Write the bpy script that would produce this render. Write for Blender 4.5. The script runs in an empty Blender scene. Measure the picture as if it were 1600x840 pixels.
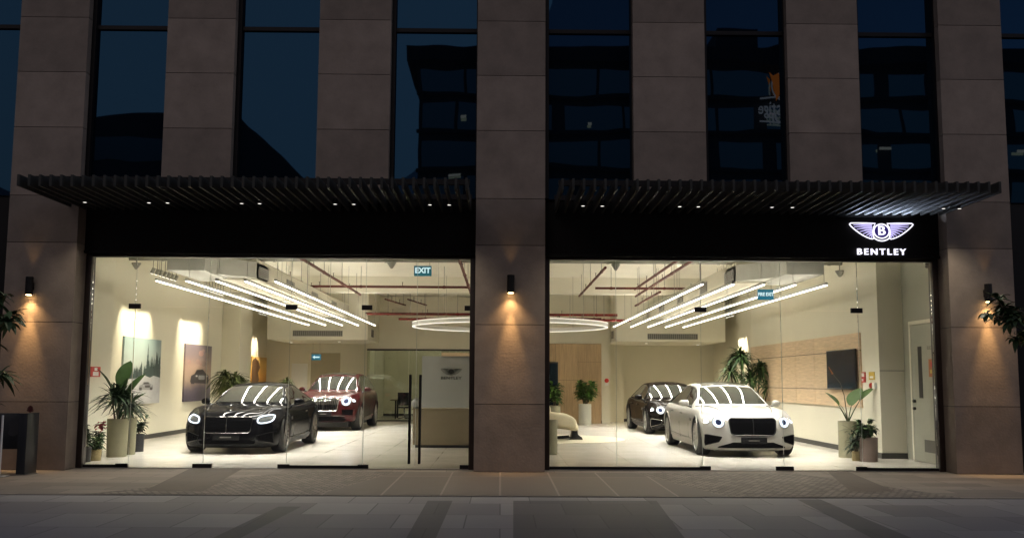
import bpy, bmesh, math, random
from mathutils import Vector, Matrix
random.seed(7)
C = bpy.context.scene
COL = C.collection
R = math.radians
PI = math.pi

# ------------------------------------------------------------------ camera
CAM = Vector((0, 0, 1.5)); FPX = 1565.0
yaw, pit, rol = R(0.6), R(6.38), 0.0054
f_ = Vector((math.sin(yaw) * math.cos(pit), math.cos(yaw) * math.cos(pit), math.sin(pit)))
r0 = Vector((math.cos(yaw), -math.sin(yaw), 0)); u0 = r0.cross(f_)
r_ = r0 * math.cos(rol) + u0 * math.sin(rol)
u_ = u0 * math.cos(rol) - r0 * math.sin(rol)
cd = bpy.data.cameras.new('camera'); cam = bpy.data.objects.new('camera', cd); COL.objects.link(cam)
cd.sensor_width = 36; cd.lens = FPX / 1600 * 36; cd.clip_end = 2000; cd.clip_start = .1
m = Matrix((r_, u_, -f_)).transposed().to_4x4(); m.translation = CAM
cam.matrix_world = m; C.camera = cam

def at(u, v, Y):
    """the point at depth Y that the photograph's pixel (u, v) shows"""
    d = r_ * ((u - 800) / FPX) + u_ * ((420 - v) / FPX) + f_
    return CAM + d * (Y / d.y)
def ax(u, v, Y): return at(u, v, Y).x
def az(u, v, Y): return at(u, v, Y).z
def gp(u, v, z=0.0):
    d = r_ * ((u - 800) / FPX) + u_ * ((420 - v) / FPX) + f_
    return CAM + d * ((z - CAM.z) / d.z)

# ------------------------------------------------------------------ materials
def newmat(name):
    mt = bpy.data.materials.new(name); mt.use_nodes = True
    nt = mt.node_tree; return mt, nt, nt.nodes['Principled BSDF']
def setp(b, col=None, rough=None, metal=None, spec=None, coat=None, coatr=None, emit=None, es=None):
    if col is not None: b.inputs['Base Color'].default_value = (*col, 1)
    if rough is not None: b.inputs['Roughness'].default_value = rough
    if metal is not None: b.inputs['Metallic'].default_value = metal
    if spec is not None: b.inputs['Specular IOR Level'].default_value = spec
    if coat is not None: b.inputs['Coat Weight'].default_value = coat
    if coatr is not None: b.inputs['Coat Roughness'].default_value = coatr
    if emit is not None: b.inputs['Emission Color'].default_value = (*emit, 1)
    if es is not None: b.inputs['Emission Strength'].default_value = es
def mat(name, col, rough=.5, metal=0, spec=.5, coat=0, var=0.0, scale=8.0, bump=0.0, bscale=60.0, island=0.0, coatr=.03, rvar=0.0):
    """principled with mottling (var), per-island tint (island), fine bump"""
    mt, nt, b = newmat(name); setp(b, col, rough, metal, spec, coat, coatr)
    N = nt.nodes; L = nt.links
    tc = N.new('ShaderNodeTexCoord')
    if var or island:
        src = None
        hsv = N.new('ShaderNodeHueSaturation'); hsv.inputs['Color'].default_value = (*col, 1)
        if var:
            n = N.new('ShaderNodeTexNoise'); n.inputs['Scale'].default_value = scale; n.inputs['Detail'].default_value = 6
            n.inputs['Roughness'].default_value = .65
            L.new(tc.outputs['Object'], n.inputs['Vector'])
            mr = N.new('ShaderNodeMapRange'); mr.inputs['From Min'].default_value = .25; mr.inputs['From Max'].default_value = .75
            mr.inputs['To Min'].default_value = 1 - var; mr.inputs['To Max'].default_value = 1 + var
            L.new(n.outputs['Fac'], mr.inputs['Value']); src = mr.outputs['Result']
        if island:
            g = N.new('ShaderNodeNewGeometry'); mr2 = N.new('ShaderNodeMapRange')
            mr2.inputs['To Min'].default_value = 1 - island; mr2.inputs['To Max'].default_value = 1 + island
            L.new(g.outputs['Random Per Island'], mr2.inputs['Value'])
            if src:
                mu = N.new('ShaderNodeMath'); mu.operation = 'MULTIPLY'
                L.new(src, mu.inputs[0]); L.new(mr2.outputs['Result'], mu.inputs[1]); src = mu.outputs[0]
            else: src = mr2.outputs['Result']
        L.new(src, hsv.inputs['Value']); L.new(hsv.outputs['Color'], b.inputs['Base Color'])
    if rvar:
        n2 = N.new('ShaderNodeTexNoise'); n2.inputs['Scale'].default_value = scale * .7; n2.inputs['Detail'].default_value = 5
        L.new(tc.outputs['Object'], n2.inputs['Vector'])
        mr = N.new('ShaderNodeMapRange'); mr.inputs['To Min'].default_value = max(.02, rough - rvar); mr.inputs['To Max'].default_value = rough + rvar
        L.new(n2.outputs['Fac'], mr.inputs['Value']); L.new(mr.outputs['Result'], b.inputs['Roughness'])
    if bump:
        nb = N.new('ShaderNodeTexNoise'); nb.inputs['Scale'].default_value = bscale; nb.inputs['Detail'].default_value = 4
        L.new(tc.outputs['Object'], nb.inputs['Vector'])
        bp = N.new('ShaderNodeBump'); bp.inputs['Strength'].default_value = bump; bp.inputs['Distance'].default_value = .01
        L.new(nb.outputs['Fac'], bp.inputs['Height']); L.new(bp.outputs['Normal'], b.inputs['Normal'])
    return mt
def emat(name, col, es):
    mt, nt, b = newmat(name); setp(b, tuple(.3 * min(1, q) for q in col), .4, emit=col, es=es); return mt

M = {}
M['stone'] = mat('sandstone_cladding', (.238, .192, .153), .68, spec=.25, var=.22, scale=2.2, bump=.25, bscale=26, island=.2)
M['joint'] = mat('stone_joint', (.03, .026, .024), .9)
M['black_metal'] = mat('black_metal', (.009, .008, .008), .5, spec=.2, var=.2, scale=3)
M['bronze'] = mat('dark_bronze_frame', (.03, .02, .017), .38, metal=.3, var=.2, scale=4)
M['fascia'] = mat('dark_fascia_panel', (.008, .007, .006), .6, spec=.12, var=.15, scale=1.5)
M['slat'] = mat('charcoal_slat', (.045, .045, .040), .6, spec=.15, var=.15, scale=5)
M['paint'] = mat('warm_white_wall_paint', (.75, .72, .60), .75, var=.03, scale=1.2, bump=.05, bscale=90)
M['shaded_alcove_paint'] = mat('shade_darkened_wall_paint', (.34, .34, .28), .7, var=.04, scale=1.5)  # grey-green wall paint with the alcove's shade put into its colour
M['ceil'] = mat('cream_ceiling_paint', (.84, .81, .71), .85, var=.06, scale=.8, bump=.1, bscale=20)
M['skirt'] = mat('dark_skirting', (.035, .033, .03), .5)
M['duct'] = mat('painted_duct', (.29, .285, .25), .6, var=.06, scale=2)
M['duct_cream'] = mat('cream_painted_duct', (.46, .43, .345), .7, var=.05)
M['grille_dark'] = mat('vent_grille', (.10, .095, .085), .6)
M['red_pipe'] = mat('red_oxide_pipe', (.085, .02, .013), .55, spec=.25, var=.15, scale=6)
M['red_paint'] = mat('red_paint', (.50, .03, .02), .4)
M['fire_pipe'] = mat('fire_main_red', (.17, .018, .014), .5, spec=.25)
M['white'] = mat('white_plastic', (.8, .8, .78), .4)
M['wire'] = mat('steel_wire', (.35, .34, .32), .4, metal=.8)
M['tyre'] = mat('tyre_rubber', (.014, .014, .014), .75)
M['dark'] = mat('black_trim', (.006, .006, .006), .35)
M['mesh'] = mat('black_grille_mesh', (.004, .004, .0045), .7, spec=0)
M['seam'] = mat('panel_gap_shadow', (.05, .048, .045), .6, spec=.1)
M['plate'] = mat('black_show_plate', (.007, .007, .008), .5, spec=.1)
M['chrome'] = mat('chrome', (.75, .75, .75), .12, metal=1)
M['dchrome'] = mat('dark_chrome', (.16, .15, .15), .2, metal=1)
M['rim'] = mat('silver_alloy', (.50, .49, .47), .35, metal=.35)
M['rim_dark'] = mat('graphite_alloy', (.17, .155, .14), .35, metal=.4)
M['carwhite'] = mat('pearl_white_car_paint', (.41, .40, .375), .35, spec=.25, coat=.8, coatr=.02)
M['carblack'] = mat('black_car_paint', (.004, .004, .005), .3, spec=0, coat=.32, coatr=.015)
M['carbrown'] = mat('dark_brown_car_paint', (.0055, .004, .0035), .3, spec=0, coat=.36, coatr=.015)
M['carred'] = mat('dark_red_car_paint', (.034, .0036, .0042), .3, spec=.1, metal=.1, coat=.45, coatr=.02)
M['carglass'] = mat('tinted_car_glass', (.018, .020, .018), .02, spec=.85, coat=.35, coatr=.01)
M['lens'] = mat('lamp_lens', (.02, .03, .09), .08, coat=1)
M['lens_grey'] = mat('clear_lamp_lens', (.09, .10, .105), .1, coat=.6)
M['drl'] = emat('headlight_ring_glow', (.78, .86, 1.0), 1.5)
M['pot_sage'] = mat('sage_glazed_pot', (.25, .235, .155), .5, var=.12, scale=3)
M['pot_brown'] = mat('taupe_pot', (.20, .15, .13), .55, var=.1, scale=4)
M['pot_tan'] = mat('tan_basket_pot', (.42, .34, .18), .8, var=.2, scale=30)
M['pot_black'] = mat('black_pot', (.02, .02, .022), .5)
M['pot_grey'] = mat('pale_grey_pot', (.55, .54, .47), .6, var=.08, scale=4)
M['soil'] = mat('potting_soil', (.04, .028, .02), .95)
M['leaf'] = mat('glossy_leaf', (.032, .068, .018), .55, spec=.25, var=.25, scale=9, island=.35)
M['leaf_dark'] = mat('dark_leaf', (.018, .036, .013), .55, spec=.25, var=.25, scale=9, island=.4)
M['leaf_light'] = mat('fresh_leaf', (.06, .125, .022), .55, spec=.25, var=.2, scale=9, island=.3)
M['leaf_mid'] = mat('mid_green_leaf', (.05, .10, .018), .5, spec=.3, var=.2, scale=9, island=.3)
M['leaf_outdoor'] = mat('outdoor_leaf', (.05, .085, .035), .5, spec=.35, var=.25, scale=9, island=.4)
M['leaf_olive'] = mat('olive_palm_leaf', (.06, .075, .02), .55, spec=.25, var=.2, scale=9, island=.4)
M['leaf_red'] = mat('red_bract', (.35, .02, .025), .5, island=.3)
M['bark'] = mat('brown_stem', (.10, .075, .045), .8, var=.25, scale=14)
M['desk'] = mat('walnut_brown_desk', (.20, .165, .105), .5, var=.1, scale=2)
M['frost'] = mat('shade_darkened_grey_panel', (.29, .30, .30), .35, var=.03, scale=1)  # not backlit: grey lowered to hold the shade on the backdrop
M['logo_dark'] = mat('dark_emblem', (.03, .032, .03), .4)
M['lounge'] = mat('cream_upholstery', (.72, .66, .50), .8, var=.05, scale=6, bump=.1, bscale=80)
M['rug'] = mat('round_beige_rug', (.52, .48, .38), .95, var=.08, scale=10, bump=.3, bscale=120)
M['screen'] = mat('black_screen', (.010, .018, .028), .12, spec=.12)
M['sconce_glow'] = emat('sconce_bulb', (1, .62, .25), 30)
M['spot_glow'] = emat('spot_bulb', (1, .93, .8), 5)
M['down_glow'] = emat('canopy_bulb', (1, .95, .88), 1.3)
M['led'] = emat('led_diffuser', (1, .93, .80), 6)
M['ceiling_fill'] = emat('added_ceiling_fill_glow', (1, .92, .78), 28)
M['ring'] = emat('ring_light_diffuser', (1, .93, .82), 1.15)
M['sign_glow'] = emat('sign_white_glow', (.88, .86, 1.0), 1.4)
M['sign_violet'] = emat('sign_violet_glow', (.62, .56, 1.0), 1.1)
M['sign_navy'] = emat('sign_navy', (.04, .02, .22), .5)
M['exit_teal'] = emat('exit_teal', (.008, .11, .14), .8)
M['exit_text'] = emat('exit_white', (.75, .95, 1), .9)
M['exit_blue'] = emat('exit_blue', (.012, .14, .22), .9)
M['yellow'] = mat('yellow_sign', (.55, .38, .05), .5)
M['orange'] = mat('orange_sign', (.40, .12, .03), .5)
M['kiosk'] = mat('blue_black_sheet', (.018, .022, .027), .35, var=.2, scale=3)

def wood_mat(name, col, scale=(1, 1, 14)):
    mt, nt, b = newmat(name); setp(b, col, .5); N = nt.nodes; L = nt.links
    tc = N.new('ShaderNodeTexCoord'); mp = N.new('ShaderNodeMapping'); mp.inputs['Scale'].default_value = scale
    n = N.new('ShaderNodeTexNoise'); n.inputs['Scale'].default_value = 2.2; n.inputs['Detail'].default_value = 7; n.inputs['Distortion'].default_value = .6
    L.new(tc.outputs['Object'], mp.inputs['Vector']); L.new(mp.outputs['Vector'], n.inputs['Vector'])
    g = N.new('ShaderNodeNewGeometry')
    mr = N.new('ShaderNodeMapRange'); mr.inputs['From Min'].default_value = .3; mr.inputs['From Max'].default_value = .7
    mr.inputs['To Min'].default_value = .82; mr.inputs['To Max'].default_value = 1.14
    L.new(n.outputs['Fac'], mr.inputs['Value'])
    m2 = N.new('ShaderNodeMapRange'); m2.inputs['To Min'].default_value = .93; m2.inputs['To Max'].default_value = 1.06
    L.new(g.outputs['Random Per Island'], m2.inputs['Value'])
    mu = N.new('ShaderNodeMath'); mu.operation = 'MULTIPLY'; L.new(mr.outputs[0], mu.inputs[0]); L.new(m2.outputs[0], mu.inputs[1])
    h = N.new('ShaderNodeHueSaturation'); h.inputs['Color'].default_value = (*col, 1)
    L.new(mu.outputs[0], h.inputs['Value']); L.new(h.outputs['Color'], b.inputs['Base Color'])
    return mt
M['oak'] = wood_mat('pale_oak_veneer', (.66, .50, .335))
M['oak_back'] = wood_mat('oak_wall_veneer', (.52, .37, .22), (14, 14, 1))

def tile_mat(name, c1, c2, cm, w, h, mortar, rough, rvar, island_noise=.12, offs=.5, bump=.12):
    mt, nt, b = newmat(name); N = nt.nodes; L = nt.links
    tc = N.new('ShaderNodeTexCoord'); br = N.new('ShaderNodeTexBrick')
    br.inputs['Color1'].default_value = (*c1, 1); br.inputs['Color2'].default_value = (*c2, 1); br.inputs['Mortar'].default_value = (*cm, 1)
    br.inputs['Scale'].default_value = 1; br.inputs['Brick Width'].default_value = w; br.inputs['Row Height'].default_value = h
    br.inputs['Mortar Size'].default_value = mortar; br.inputs['Mortar Smooth'].default_value = .2; br.offset = offs
    L.new(tc.outputs['Object'], br.inputs['Vector'])
    n = N.new('ShaderNodeTexNoise'); n.inputs['Scale'].default_value = 1.1; n.inputs['Detail'].default_value = 9; n.inputs['Roughness'].default_value = .7
    L.new(tc.outputs['Object'], n.inputs['Vector'])
    mr = N.new('ShaderNodeMapRange'); mr.inputs['From Min'].default_value = .25; mr.inputs['From Max'].default_value = .75
    mr.inputs['To Min'].default_value = 1 - island_noise; mr.inputs['To Max'].default_value = 1 + island_noise
    L.new(n.outputs['Fac'], mr.inputs['Value'])
    h_ = N.new('ShaderNodeHueSaturation'); L.new(br.outputs['Color'], h_.inputs['Color']); L.new(mr.outputs[0], h_.inputs['Value'])
    L.new(h_.outputs['Color'], b.inputs['Base Color'])
    mr2 = N.new('ShaderNodeMapRange'); mr2.inputs['To Min'].default_value = rough - rvar; mr2.inputs['To Max'].default_value = rough + rvar
    L.new(n.outputs['Fac'], mr2.inputs['Value']); L.new(mr2.outputs[0], b.inputs['Roughness'])
    nb = N.new('ShaderNodeTexNoise'); nb.inputs['Scale'].default_value = 45; nb.inputs['Detail'].default_value = 5
    L.new(tc.outputs['Object'], nb.inputs['Vector'])
    ad = N.new('ShaderNodeMath'); ad.operation = 'MULTIPLY_ADD'; ad.inputs[1].default_value = -1.0
    L.new(br.outputs['Fac'], ad.inputs[0])
    mu = N.new('ShaderNodeMath'); mu.operation = 'MULTIPLY'; mu.inputs[1].default_value = .5
    L.new(nb.outputs['Fac'], mu.inputs[0]); L.new(mu.outputs[0], ad.inputs[2])
    bp = N.new('ShaderNodeBump'); bp.inputs['Strength'].default_value = bump; bp.inputs['Distance'].default_value = .01
    L.new(ad.outputs[0], bp.inputs['Height']); L.new(bp.outputs['Normal'], b.inputs['Normal'])
    return mt
M['plaza'] = tile_mat('grey_granite_paving', (.31, .30, .29), (.165, .162, .158), (.11, .108, .105), .75, 1.05, .008, .62, .12)
M['plaza_dark'] = tile_mat('dark_ground_tile', (.115, .113, .112), (.09, .088, .087), (.065, .065, .065), .75, 1.05, .008, .62, .1)
M['apron'] = tile_mat('brown_granite_apron', (.29, .25, .205), (.19, .165, .138), (.12, .105, .09), .9, .45, .007, .68, .12)
M['apron_plank'] = tile_mat('brown_granite_plank', (.155, .128, .105), (.125, .104, .088), (.26, .22, .18), .78, 8, .016, .6, .1, offs=0)
M['sett'] = tile_mat('granite_setts', (.30, .26, .215), (.15, .13, .11), (.11, .095, .08), .11, .11, .014, .7, .12, bump=.5)
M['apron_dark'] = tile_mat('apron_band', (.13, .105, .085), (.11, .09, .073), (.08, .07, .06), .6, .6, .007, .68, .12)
M['floor'] = tile_mat('cream_floor_tile', (.66, .625, .57), (.625, .59, .54), (.44, .42, .38), 1.2, 1.2, .004, .17, .07, .05, offs=0, bump=.012)

def glass_mat(name, tint, refl_tint, base_refl):
    mt = bpy.data.materials.new(name); mt.use_nodes = True; nt = mt.node_tree; N = nt.nodes; L = nt.links
    N.remove(N['Principled BSDF']); out = N['Material Output']
    tr = N.new('ShaderNodeBsdfTransparent'); tr.inputs['Color'].default_value = (*tint, 1)
    gl = N.new('ShaderNodeBsdfGlossy'); gl.inputs['Roughness'].default_value = .0; gl.inputs['Color'].default_value = (*refl_tint, 1)
    fr = N.new('ShaderNodeFresnel'); fr.inputs['IOR'].default_value = 1.3
    ad = N.new('ShaderNodeMath'); ad.operation = 'ADD'; ad.inputs[1].default_value = base_refl; L.new(fr.outputs[0], ad.inputs[0])
    mx = N.new('ShaderNodeMixShader'); L.new(ad.outputs[0], mx.inputs[0]); L.new(tr.outputs[0], mx.inputs[1]); L.new(gl.outputs[0], mx.inputs[2])
    L.new(mx.outputs[0], out.inputs['Surface']); return mt
M['glass'] = glass_mat('clear_shopfront_glass', (.975, .985, .975), (1, 1, 1), 0.0)
M['glass_edge'] = mat('polished_glass_edge', (.42, .46, .42), .3)
M['glass_green'] = glass_mat('green_tinted_partition_glass', (.80, .83, .77), (.9, 1, .9), .09)
def mirror_glass(name, tint, fac):
    mt, nt, b = newmat(name); setp(b, (.004, .006, .008), .5, spec=0); N = nt.nodes; L = nt.links
    gl = N.new('ShaderNodeBsdfGlossy'); gl.inputs['Color'].default_value = (*tint, 1); gl.inputs['Roughness'].default_value = .012
    tc = N.new('ShaderNodeTexCoord'); n = N.new('ShaderNodeTexNoise'); n.inputs['Scale'].default_value = .9; n.inputs['Detail'].default_value = 1
    L.new(tc.outputs['Object'], n.inputs['Vector'])
    bp = N.new('ShaderNodeBump'); bp.inputs['Strength'].default_value = .055; bp.inputs['Distance'].default_value = .05
    L.new(n.outputs['Fac'], bp.inputs['Height']); L.new(bp.outputs['Normal'], gl.inputs['Normal'])
    mx = N.new('ShaderNodeMixShader'); mx.inputs[0].default_value = fac
    L.new(b.outputs[0], mx.inputs[1]); L.new(gl.outputs[0], mx.inputs[2]); L.new(mx.outputs[0], N['Material Output'].inputs['Surface']); return mt
M['up_glass'] = mirror_glass('dark_blue_mirror_glazing', (.090, .30, .62), .080)
M['far_glass'] = mirror_glass('far_window_glass', (.80, .90, .75), .85)
M['far_wall'] = mat('far_dark_cladding', (.09, .10, .105), .7, var=.25, scale=.3)
M['far_slab'] = mat('far_roof_edge', (.05, .055, .06), .7)

# ------------------------------------------------------------------ mesh helper
class MB:
    def __init__(s): s.v = []; s.f = []; s.mi = []
    def add(s, vs, fs, mi=0):
        o = len(s.v); s.v += [Vector(p) for p in vs]; s.f += [tuple(i + o for i in f) for f in fs]; s.mi += [mi] * len(fs); return s
    def box(s, x0, x1, y0, y1, z0, z1, mi=0, M_=None):
        p = [Vector((x, y, z)) for z in (z0, z1) for y in (y0, y1) for x in (x0, x1)]
        if M_ is not None: p = [M_ @ q for q in p]
        return s.add(p, [(0, 2, 3, 1), (4, 5, 7, 6), (0, 1, 5, 4), (1, 3, 7, 5), (3, 2, 6, 7), (2, 0, 4, 6)], mi)
    def tube(s, pts, r, n=8, mi=0, closed=False, cap=True):
        pts = [Vector(p) for p in pts]; k = len(pts); vs = []; fs = []
        rr = r if hasattr(r, '__len__') else [r] * k
        pu = None
        for i, p in enumerate(pts):
            if closed: t = pts[(i + 1) % k] - pts[i - 1]
            else: t = pts[min(i + 1, k - 1)] - pts[max(i - 1, 0)]
            t = t.normalized() if t.length > 1e-9 else Vector((0, 0, 1))
            if pu is None: pu = (Vector((0, 0, 1)) if abs(t.z) < .9 else Vector((1, 0, 0)))
            a = t.cross(pu)
            if a.length < 1e-6: a = t.orthogonal()
            a.normalize(); b = a.cross(t).normalized(); pu = b
            for j in range(n):
                w = 2 * PI * (j + .5) / n; vs.append(p + (a * math.cos(w) + b * math.sin(w)) * rr[i])
        for i in range(k if closed else k - 1):
            i2 = (i + 1) % k
            for j in range(n):
                j2 = (j + 1) % n; fs.append((i * n + j, i * n + j2, i2 * n + j2, i2 * n + j))
        if cap and not closed: fs += [tuple(range(n - 1, -1, -1)), tuple((k - 1) * n + j for j in range(n))]
        return s.add(vs, fs, mi)
    def lathe(s, prof, n=24, c=(0, 0, 0), axis='z', mi=0, cap=True):
        vs = []; fs = []; c = Vector(c)
        for (r, h) in prof:
            for j in range(n):
                w = 2 * PI * j / n
                if axis == 'z': p = Vector((r * math.cos(w), r * math.sin(w), h))
                elif axis == 'y': p = Vector((r * math.cos(w), h, r * math.sin(w)))
                else: p = Vector((h, r * math.cos(w), r * math.sin(w)))
                vs.append(c + p)
        for i in range(len(prof) - 1):
            for j in range(n):
                j2 = (j + 1) % n; fs.append((i * n + j, i * n + j2, (i + 1) * n + j2, (i + 1) * n + j))
        if cap: fs += [tuple(range(n - 1, -1, -1)), tuple((len(prof) - 1) * n + j for j in range(n))]
        return s.add(vs, fs, mi)
    def prism(s, poly, fn, t0, t1, mi=0):
        """poly of 2D points, fn(p, q, t) -> 3D, extruded from t0 to t1"""
        n = len(poly); vs = [fn(p, q, t0) for p, q in poly] + [fn(p, q, t1) for p, q in poly]
        fs = [tuple(range(n - 1, -1, -1)), tuple(range(n, 2 * n))] + [(i, (i + 1) % n, n + (i + 1) % n, n + i) for i in range(n)]
        return s.add(vs, fs, mi)
    def build(s, name, mats, parent=None, smooth=False, bevel=0, loc=None, ang=40):
        """vertices are given in world space; the origin goes to loc or the parent's place"""
        if not isinstance(mats, (list, tuple)): mats = [mats]
        me = bpy.data.meshes.new(name)
        o = Vector(loc) if loc is not None else (Vector(parent['_loc']) if parent is not None and '_loc' in parent.keys() else Vector((0, 0, 0)))
        me.from_pydata([tuple(p - o) for p in s.v], [], s.f)
        for mt in mats: me.materials.append(mt)
        me.polygons.foreach_set('material_index', s.mi)
        bm = bmesh.new(); bm.from_mesh(me); bmesh.ops.recalc_face_normals(bm, faces=bm.faces)
        if bevel:
            es = [e for e in bm.edges if len(e.link_faces) == 2 and e.calc_face_angle(0) > .6]
            bmesh.ops.bevel(bm, geom=es, offset=bevel, segments=2, profile=.6, affect='EDGES', clamp_overlap=True)
        bm.to_mesh(me); bm.free()
        if smooth or bevel:
            me.polygons.foreach_set('use_smooth', [True] * len(me.polygons)); me.set_sharp_from_angle(angle=R(ang))
        ob = bpy.data.objects.new(name, me); COL.objects.link(ob)
        if parent is None: ob.location = o
        else:
            ob.parent = parent
            ob['_loc'] = tuple(o)
            if loc is not None and '_loc' in parent.keys(): ob.location = o - Vector(parent['_loc'])
        return ob

def tag(o, label, cat, group=None, kind=None):
    o['label'] = label; o['category'] = cat
    if group: o['group'] = group
    if kind: o['kind'] = kind
    return o
def thing(name, loc, label, cat, group=None, rz=0):
    o = bpy.data.objects.new(name, None); COL.objects.link(o); o.location = loc; o.rotation_euler = (0, 0, rz)
    o['_loc'] = tuple(loc); o.empty_display_size = .2
    return tag(o, label, cat, group)
def struct(name, mb, m_, **k):
    o = mb.build(name, m_, **k); o['kind'] = 'structure'; return o
def children(o): return [c for c in bpy.data.objects if c.parent == o]
def copy_tree(o, parent=None):
    c = o.copy(); COL.objects.link(c)
    if parent is not None: c.parent = parent
    for ch in children(o): copy_tree(ch, c)
    return c
def dup(o, loc, label, group=None, rz=None):
    c = copy_tree(o); c.location = loc; c['label'] = label
    if group: c['group'] = group
    if rz is not None: c.rotation_euler = (0, 0, rz)
    return c
def text_mb(txt, size, fn, depth=.01, extrude_offset=0.0, xs=1.0, align='CENTER', mi=0, space=1.0):
    """text as real mesh: fn(x, y, t) maps the lettering plane to 3D"""
    cu = bpy.data.curves.new('lettering', 'FONT'); cu.body = txt; cu.size = size; cu.align_x = align; cu.align_y = 'CENTER'
    cu.space_character = space; cu.offset = extrude_offset; cu.extrude = depth / 2; cu.resolution_u = 4
    ob = bpy.data.objects.new('lettering', cu); COL.objects.link(ob)
    bpy.context.view_layer.update()
    me = bpy.data.meshes.new_from_object(ob.evaluated_get(bpy.context.evaluated_depsgraph_get()))
    mb = MB(); mb.add([fn(v.co.x * xs, v.co.y, v.co.z + depth / 2) for v in me.vertices], [tuple(p.vertices) for p in me.polygons], mi)
    bpy.data.objects.remove(ob); bpy.data.meshes.remove(me); bpy.data.curves.remove(cu)
    return mb
def spotlight(name, loc, target, power, col, size_deg, blend=.3, radius=.03, parent=None):
    l = bpy.data.lights.new(name, 'SPOT'); l.energy = power; l.color = col; l.spot_size = R(size_deg); l.spot_blend = blend; l.shadow_soft_size = radius
    o = bpy.data.objects.new(name, l); COL.objects.link(o)
    d = Vector(target) - Vector(loc); q = d.to_track_quat('-Z', 'Y')
    if parent is not None: o.parent = parent; o.location = Vector(loc) - Vector(parent['_loc'])
    else: o.location = loc
    o.rotation_mode = 'QUATERNION'; o.rotation_quaternion = q
    return o

# ------------------------------------------------------------------ sky, sun
w = bpy.data.worlds.new('World'); C.world = w; w.use_nodes = True
nt = w.node_tree; bg = nt.nodes['Background']
sky = nt.nodes.new('ShaderNodeTexSky'); sky.sky_type = 'NISHITA'; sky.sun_disc = False
sky.sun_elevation = R(-3.2); sky.sun_rotation = R(98); sky.altitude = 300; sky.air_density = 1.4; sky.dust_density = 1.5; sky.ozone_density = 2.5
mixs = nt.nodes.new('ShaderNodeMixRGB'); mixs.inputs[0].default_value = .35
hs = nt.nodes.new('ShaderNodeHueSaturation'); hs.inputs['Saturation'].default_value = .5
nt.links.new(sky.outputs[0], hs.inputs['Color']); nt.links.new(hs.outputs[0], bg.inputs['Color'])
bg.inputs['Strength'].default_value = SKY_STRENGTH = 5.2
sl = bpy.data.lights.new('sun', 'SUN'); sl.energy = .22; sl.angle = R(40); sl.color = (1, .80, .68)
so = bpy.data.objects.new('sun', sl); COL.objects.link(so)
so.rotation_euler = (R(62), 0, R(-18))

# ------------------------------------------------------------------ ground
PF, GL = 16.8, 17.3           # pier fronts, shop glass
struct('plaza_ground', MB().add([(-300, -300, 0), (300, -300, 0), (300, 300, 0), (-300, 300, 0)], [(0, 1, 2, 3)]), M['plaza'])
AY = 13.35
struct('entrance_pavement', MB().box(-60, 60, AY, 17.36, -.05, .006), M['apron'])
struct('drain_channel', MB().box(-60, 60, AY - .04, AY - .004, -.05, .003), M['plaza_dark'])
def gquad(name, pts, m_, z):
    struct(name, MB().add([(p.x, p.y, z) for p in pts], [(0, 1, 2, 3)]), m_)
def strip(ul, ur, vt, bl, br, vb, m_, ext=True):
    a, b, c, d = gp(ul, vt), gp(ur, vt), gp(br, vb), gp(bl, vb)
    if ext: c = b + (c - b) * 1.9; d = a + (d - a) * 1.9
    gquad('dark_ground_strip', (a, b, c, d), m_, .004)  # darker tiled strip lying just above the ground sheet
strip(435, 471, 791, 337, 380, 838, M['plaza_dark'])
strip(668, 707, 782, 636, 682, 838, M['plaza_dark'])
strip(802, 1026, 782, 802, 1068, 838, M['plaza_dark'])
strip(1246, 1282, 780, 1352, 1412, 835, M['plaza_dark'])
gquad('apron_planks', (Vector((-2.4, AY + .01, 0)), Vector((3.0, AY + .01, 0)), Vector((2.2, 16.78, 0)), Vector((-1.7, 16.78, 0))), M['apron_plank'], .010)
gquad('sett_paving', (Vector((-5.4, AY + .01, 0)), Vector((-2.41, AY + .01, 0)), Vector((-1.71, 16.78, 0)), Vector((-3.3, 16.78, 0))), M['sett'], .011)
gquad('sett_paving', (Vector((3.01, AY + .01, 0)), Vector((6.1, AY + .01, 0)), Vector((4.9, 16.78, 0)), Vector((2.21, 16.78, 0))), M['sett'], .011)
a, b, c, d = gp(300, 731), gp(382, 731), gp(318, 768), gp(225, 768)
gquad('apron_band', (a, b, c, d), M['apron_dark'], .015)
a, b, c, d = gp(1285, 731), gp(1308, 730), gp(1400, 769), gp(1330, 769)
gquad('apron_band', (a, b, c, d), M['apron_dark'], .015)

# ------------------------------------------------------------------ facade
bld = thing('showroom_building', (0, 17.3, 0), 'stone clad showroom building with tall dark windows between its piers', 'building')
TOP = 15.0
JZ = [0, 1.12, 2.44, 3.78, 4.58, 5.76, 6.73, 7.70, 8.68, 9.66, 10.7, 11.8, 12.9, 14.0, TOP]
PIER = [(22, 130), (255, 362), (495, 608), (745, 852), (990, 1103), (1233, 1345), (1465, 1572)]   # measured at row 200 of the photograph
PX = [(ax(a, 200, PF), ax(b, 200, PF)) for a, b in PIER]
PX[0] = (PX[0][0], ax(108, 600, PF)); PX[6] = (ax(1490, 600, PF), PX[6][1])
def pier(x0, x1, z0, zs, deep):
    mb = MB(); g = .005
    mb.box(x0 + .015, x1 - .015, PF + .015, PF + deep, z0, TOP, 1)
    lv = [z for z in zs if z >= z0]
    if z0 not in lv: lv = [z0] + lv
    for a, b in zip(lv, lv[1:]): mb.box(x0, x1, PF, PF + deep - .002, a + g, b - g, 0)
    return mb.build('stone_pier', [M['stone'], M['joint']], bld)
for i, (x0, x1) in enumerate(PX):
    pier(x0, x1, 0.012 if i in (0, 3, 6) else 4.6, JZ, .62)
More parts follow.
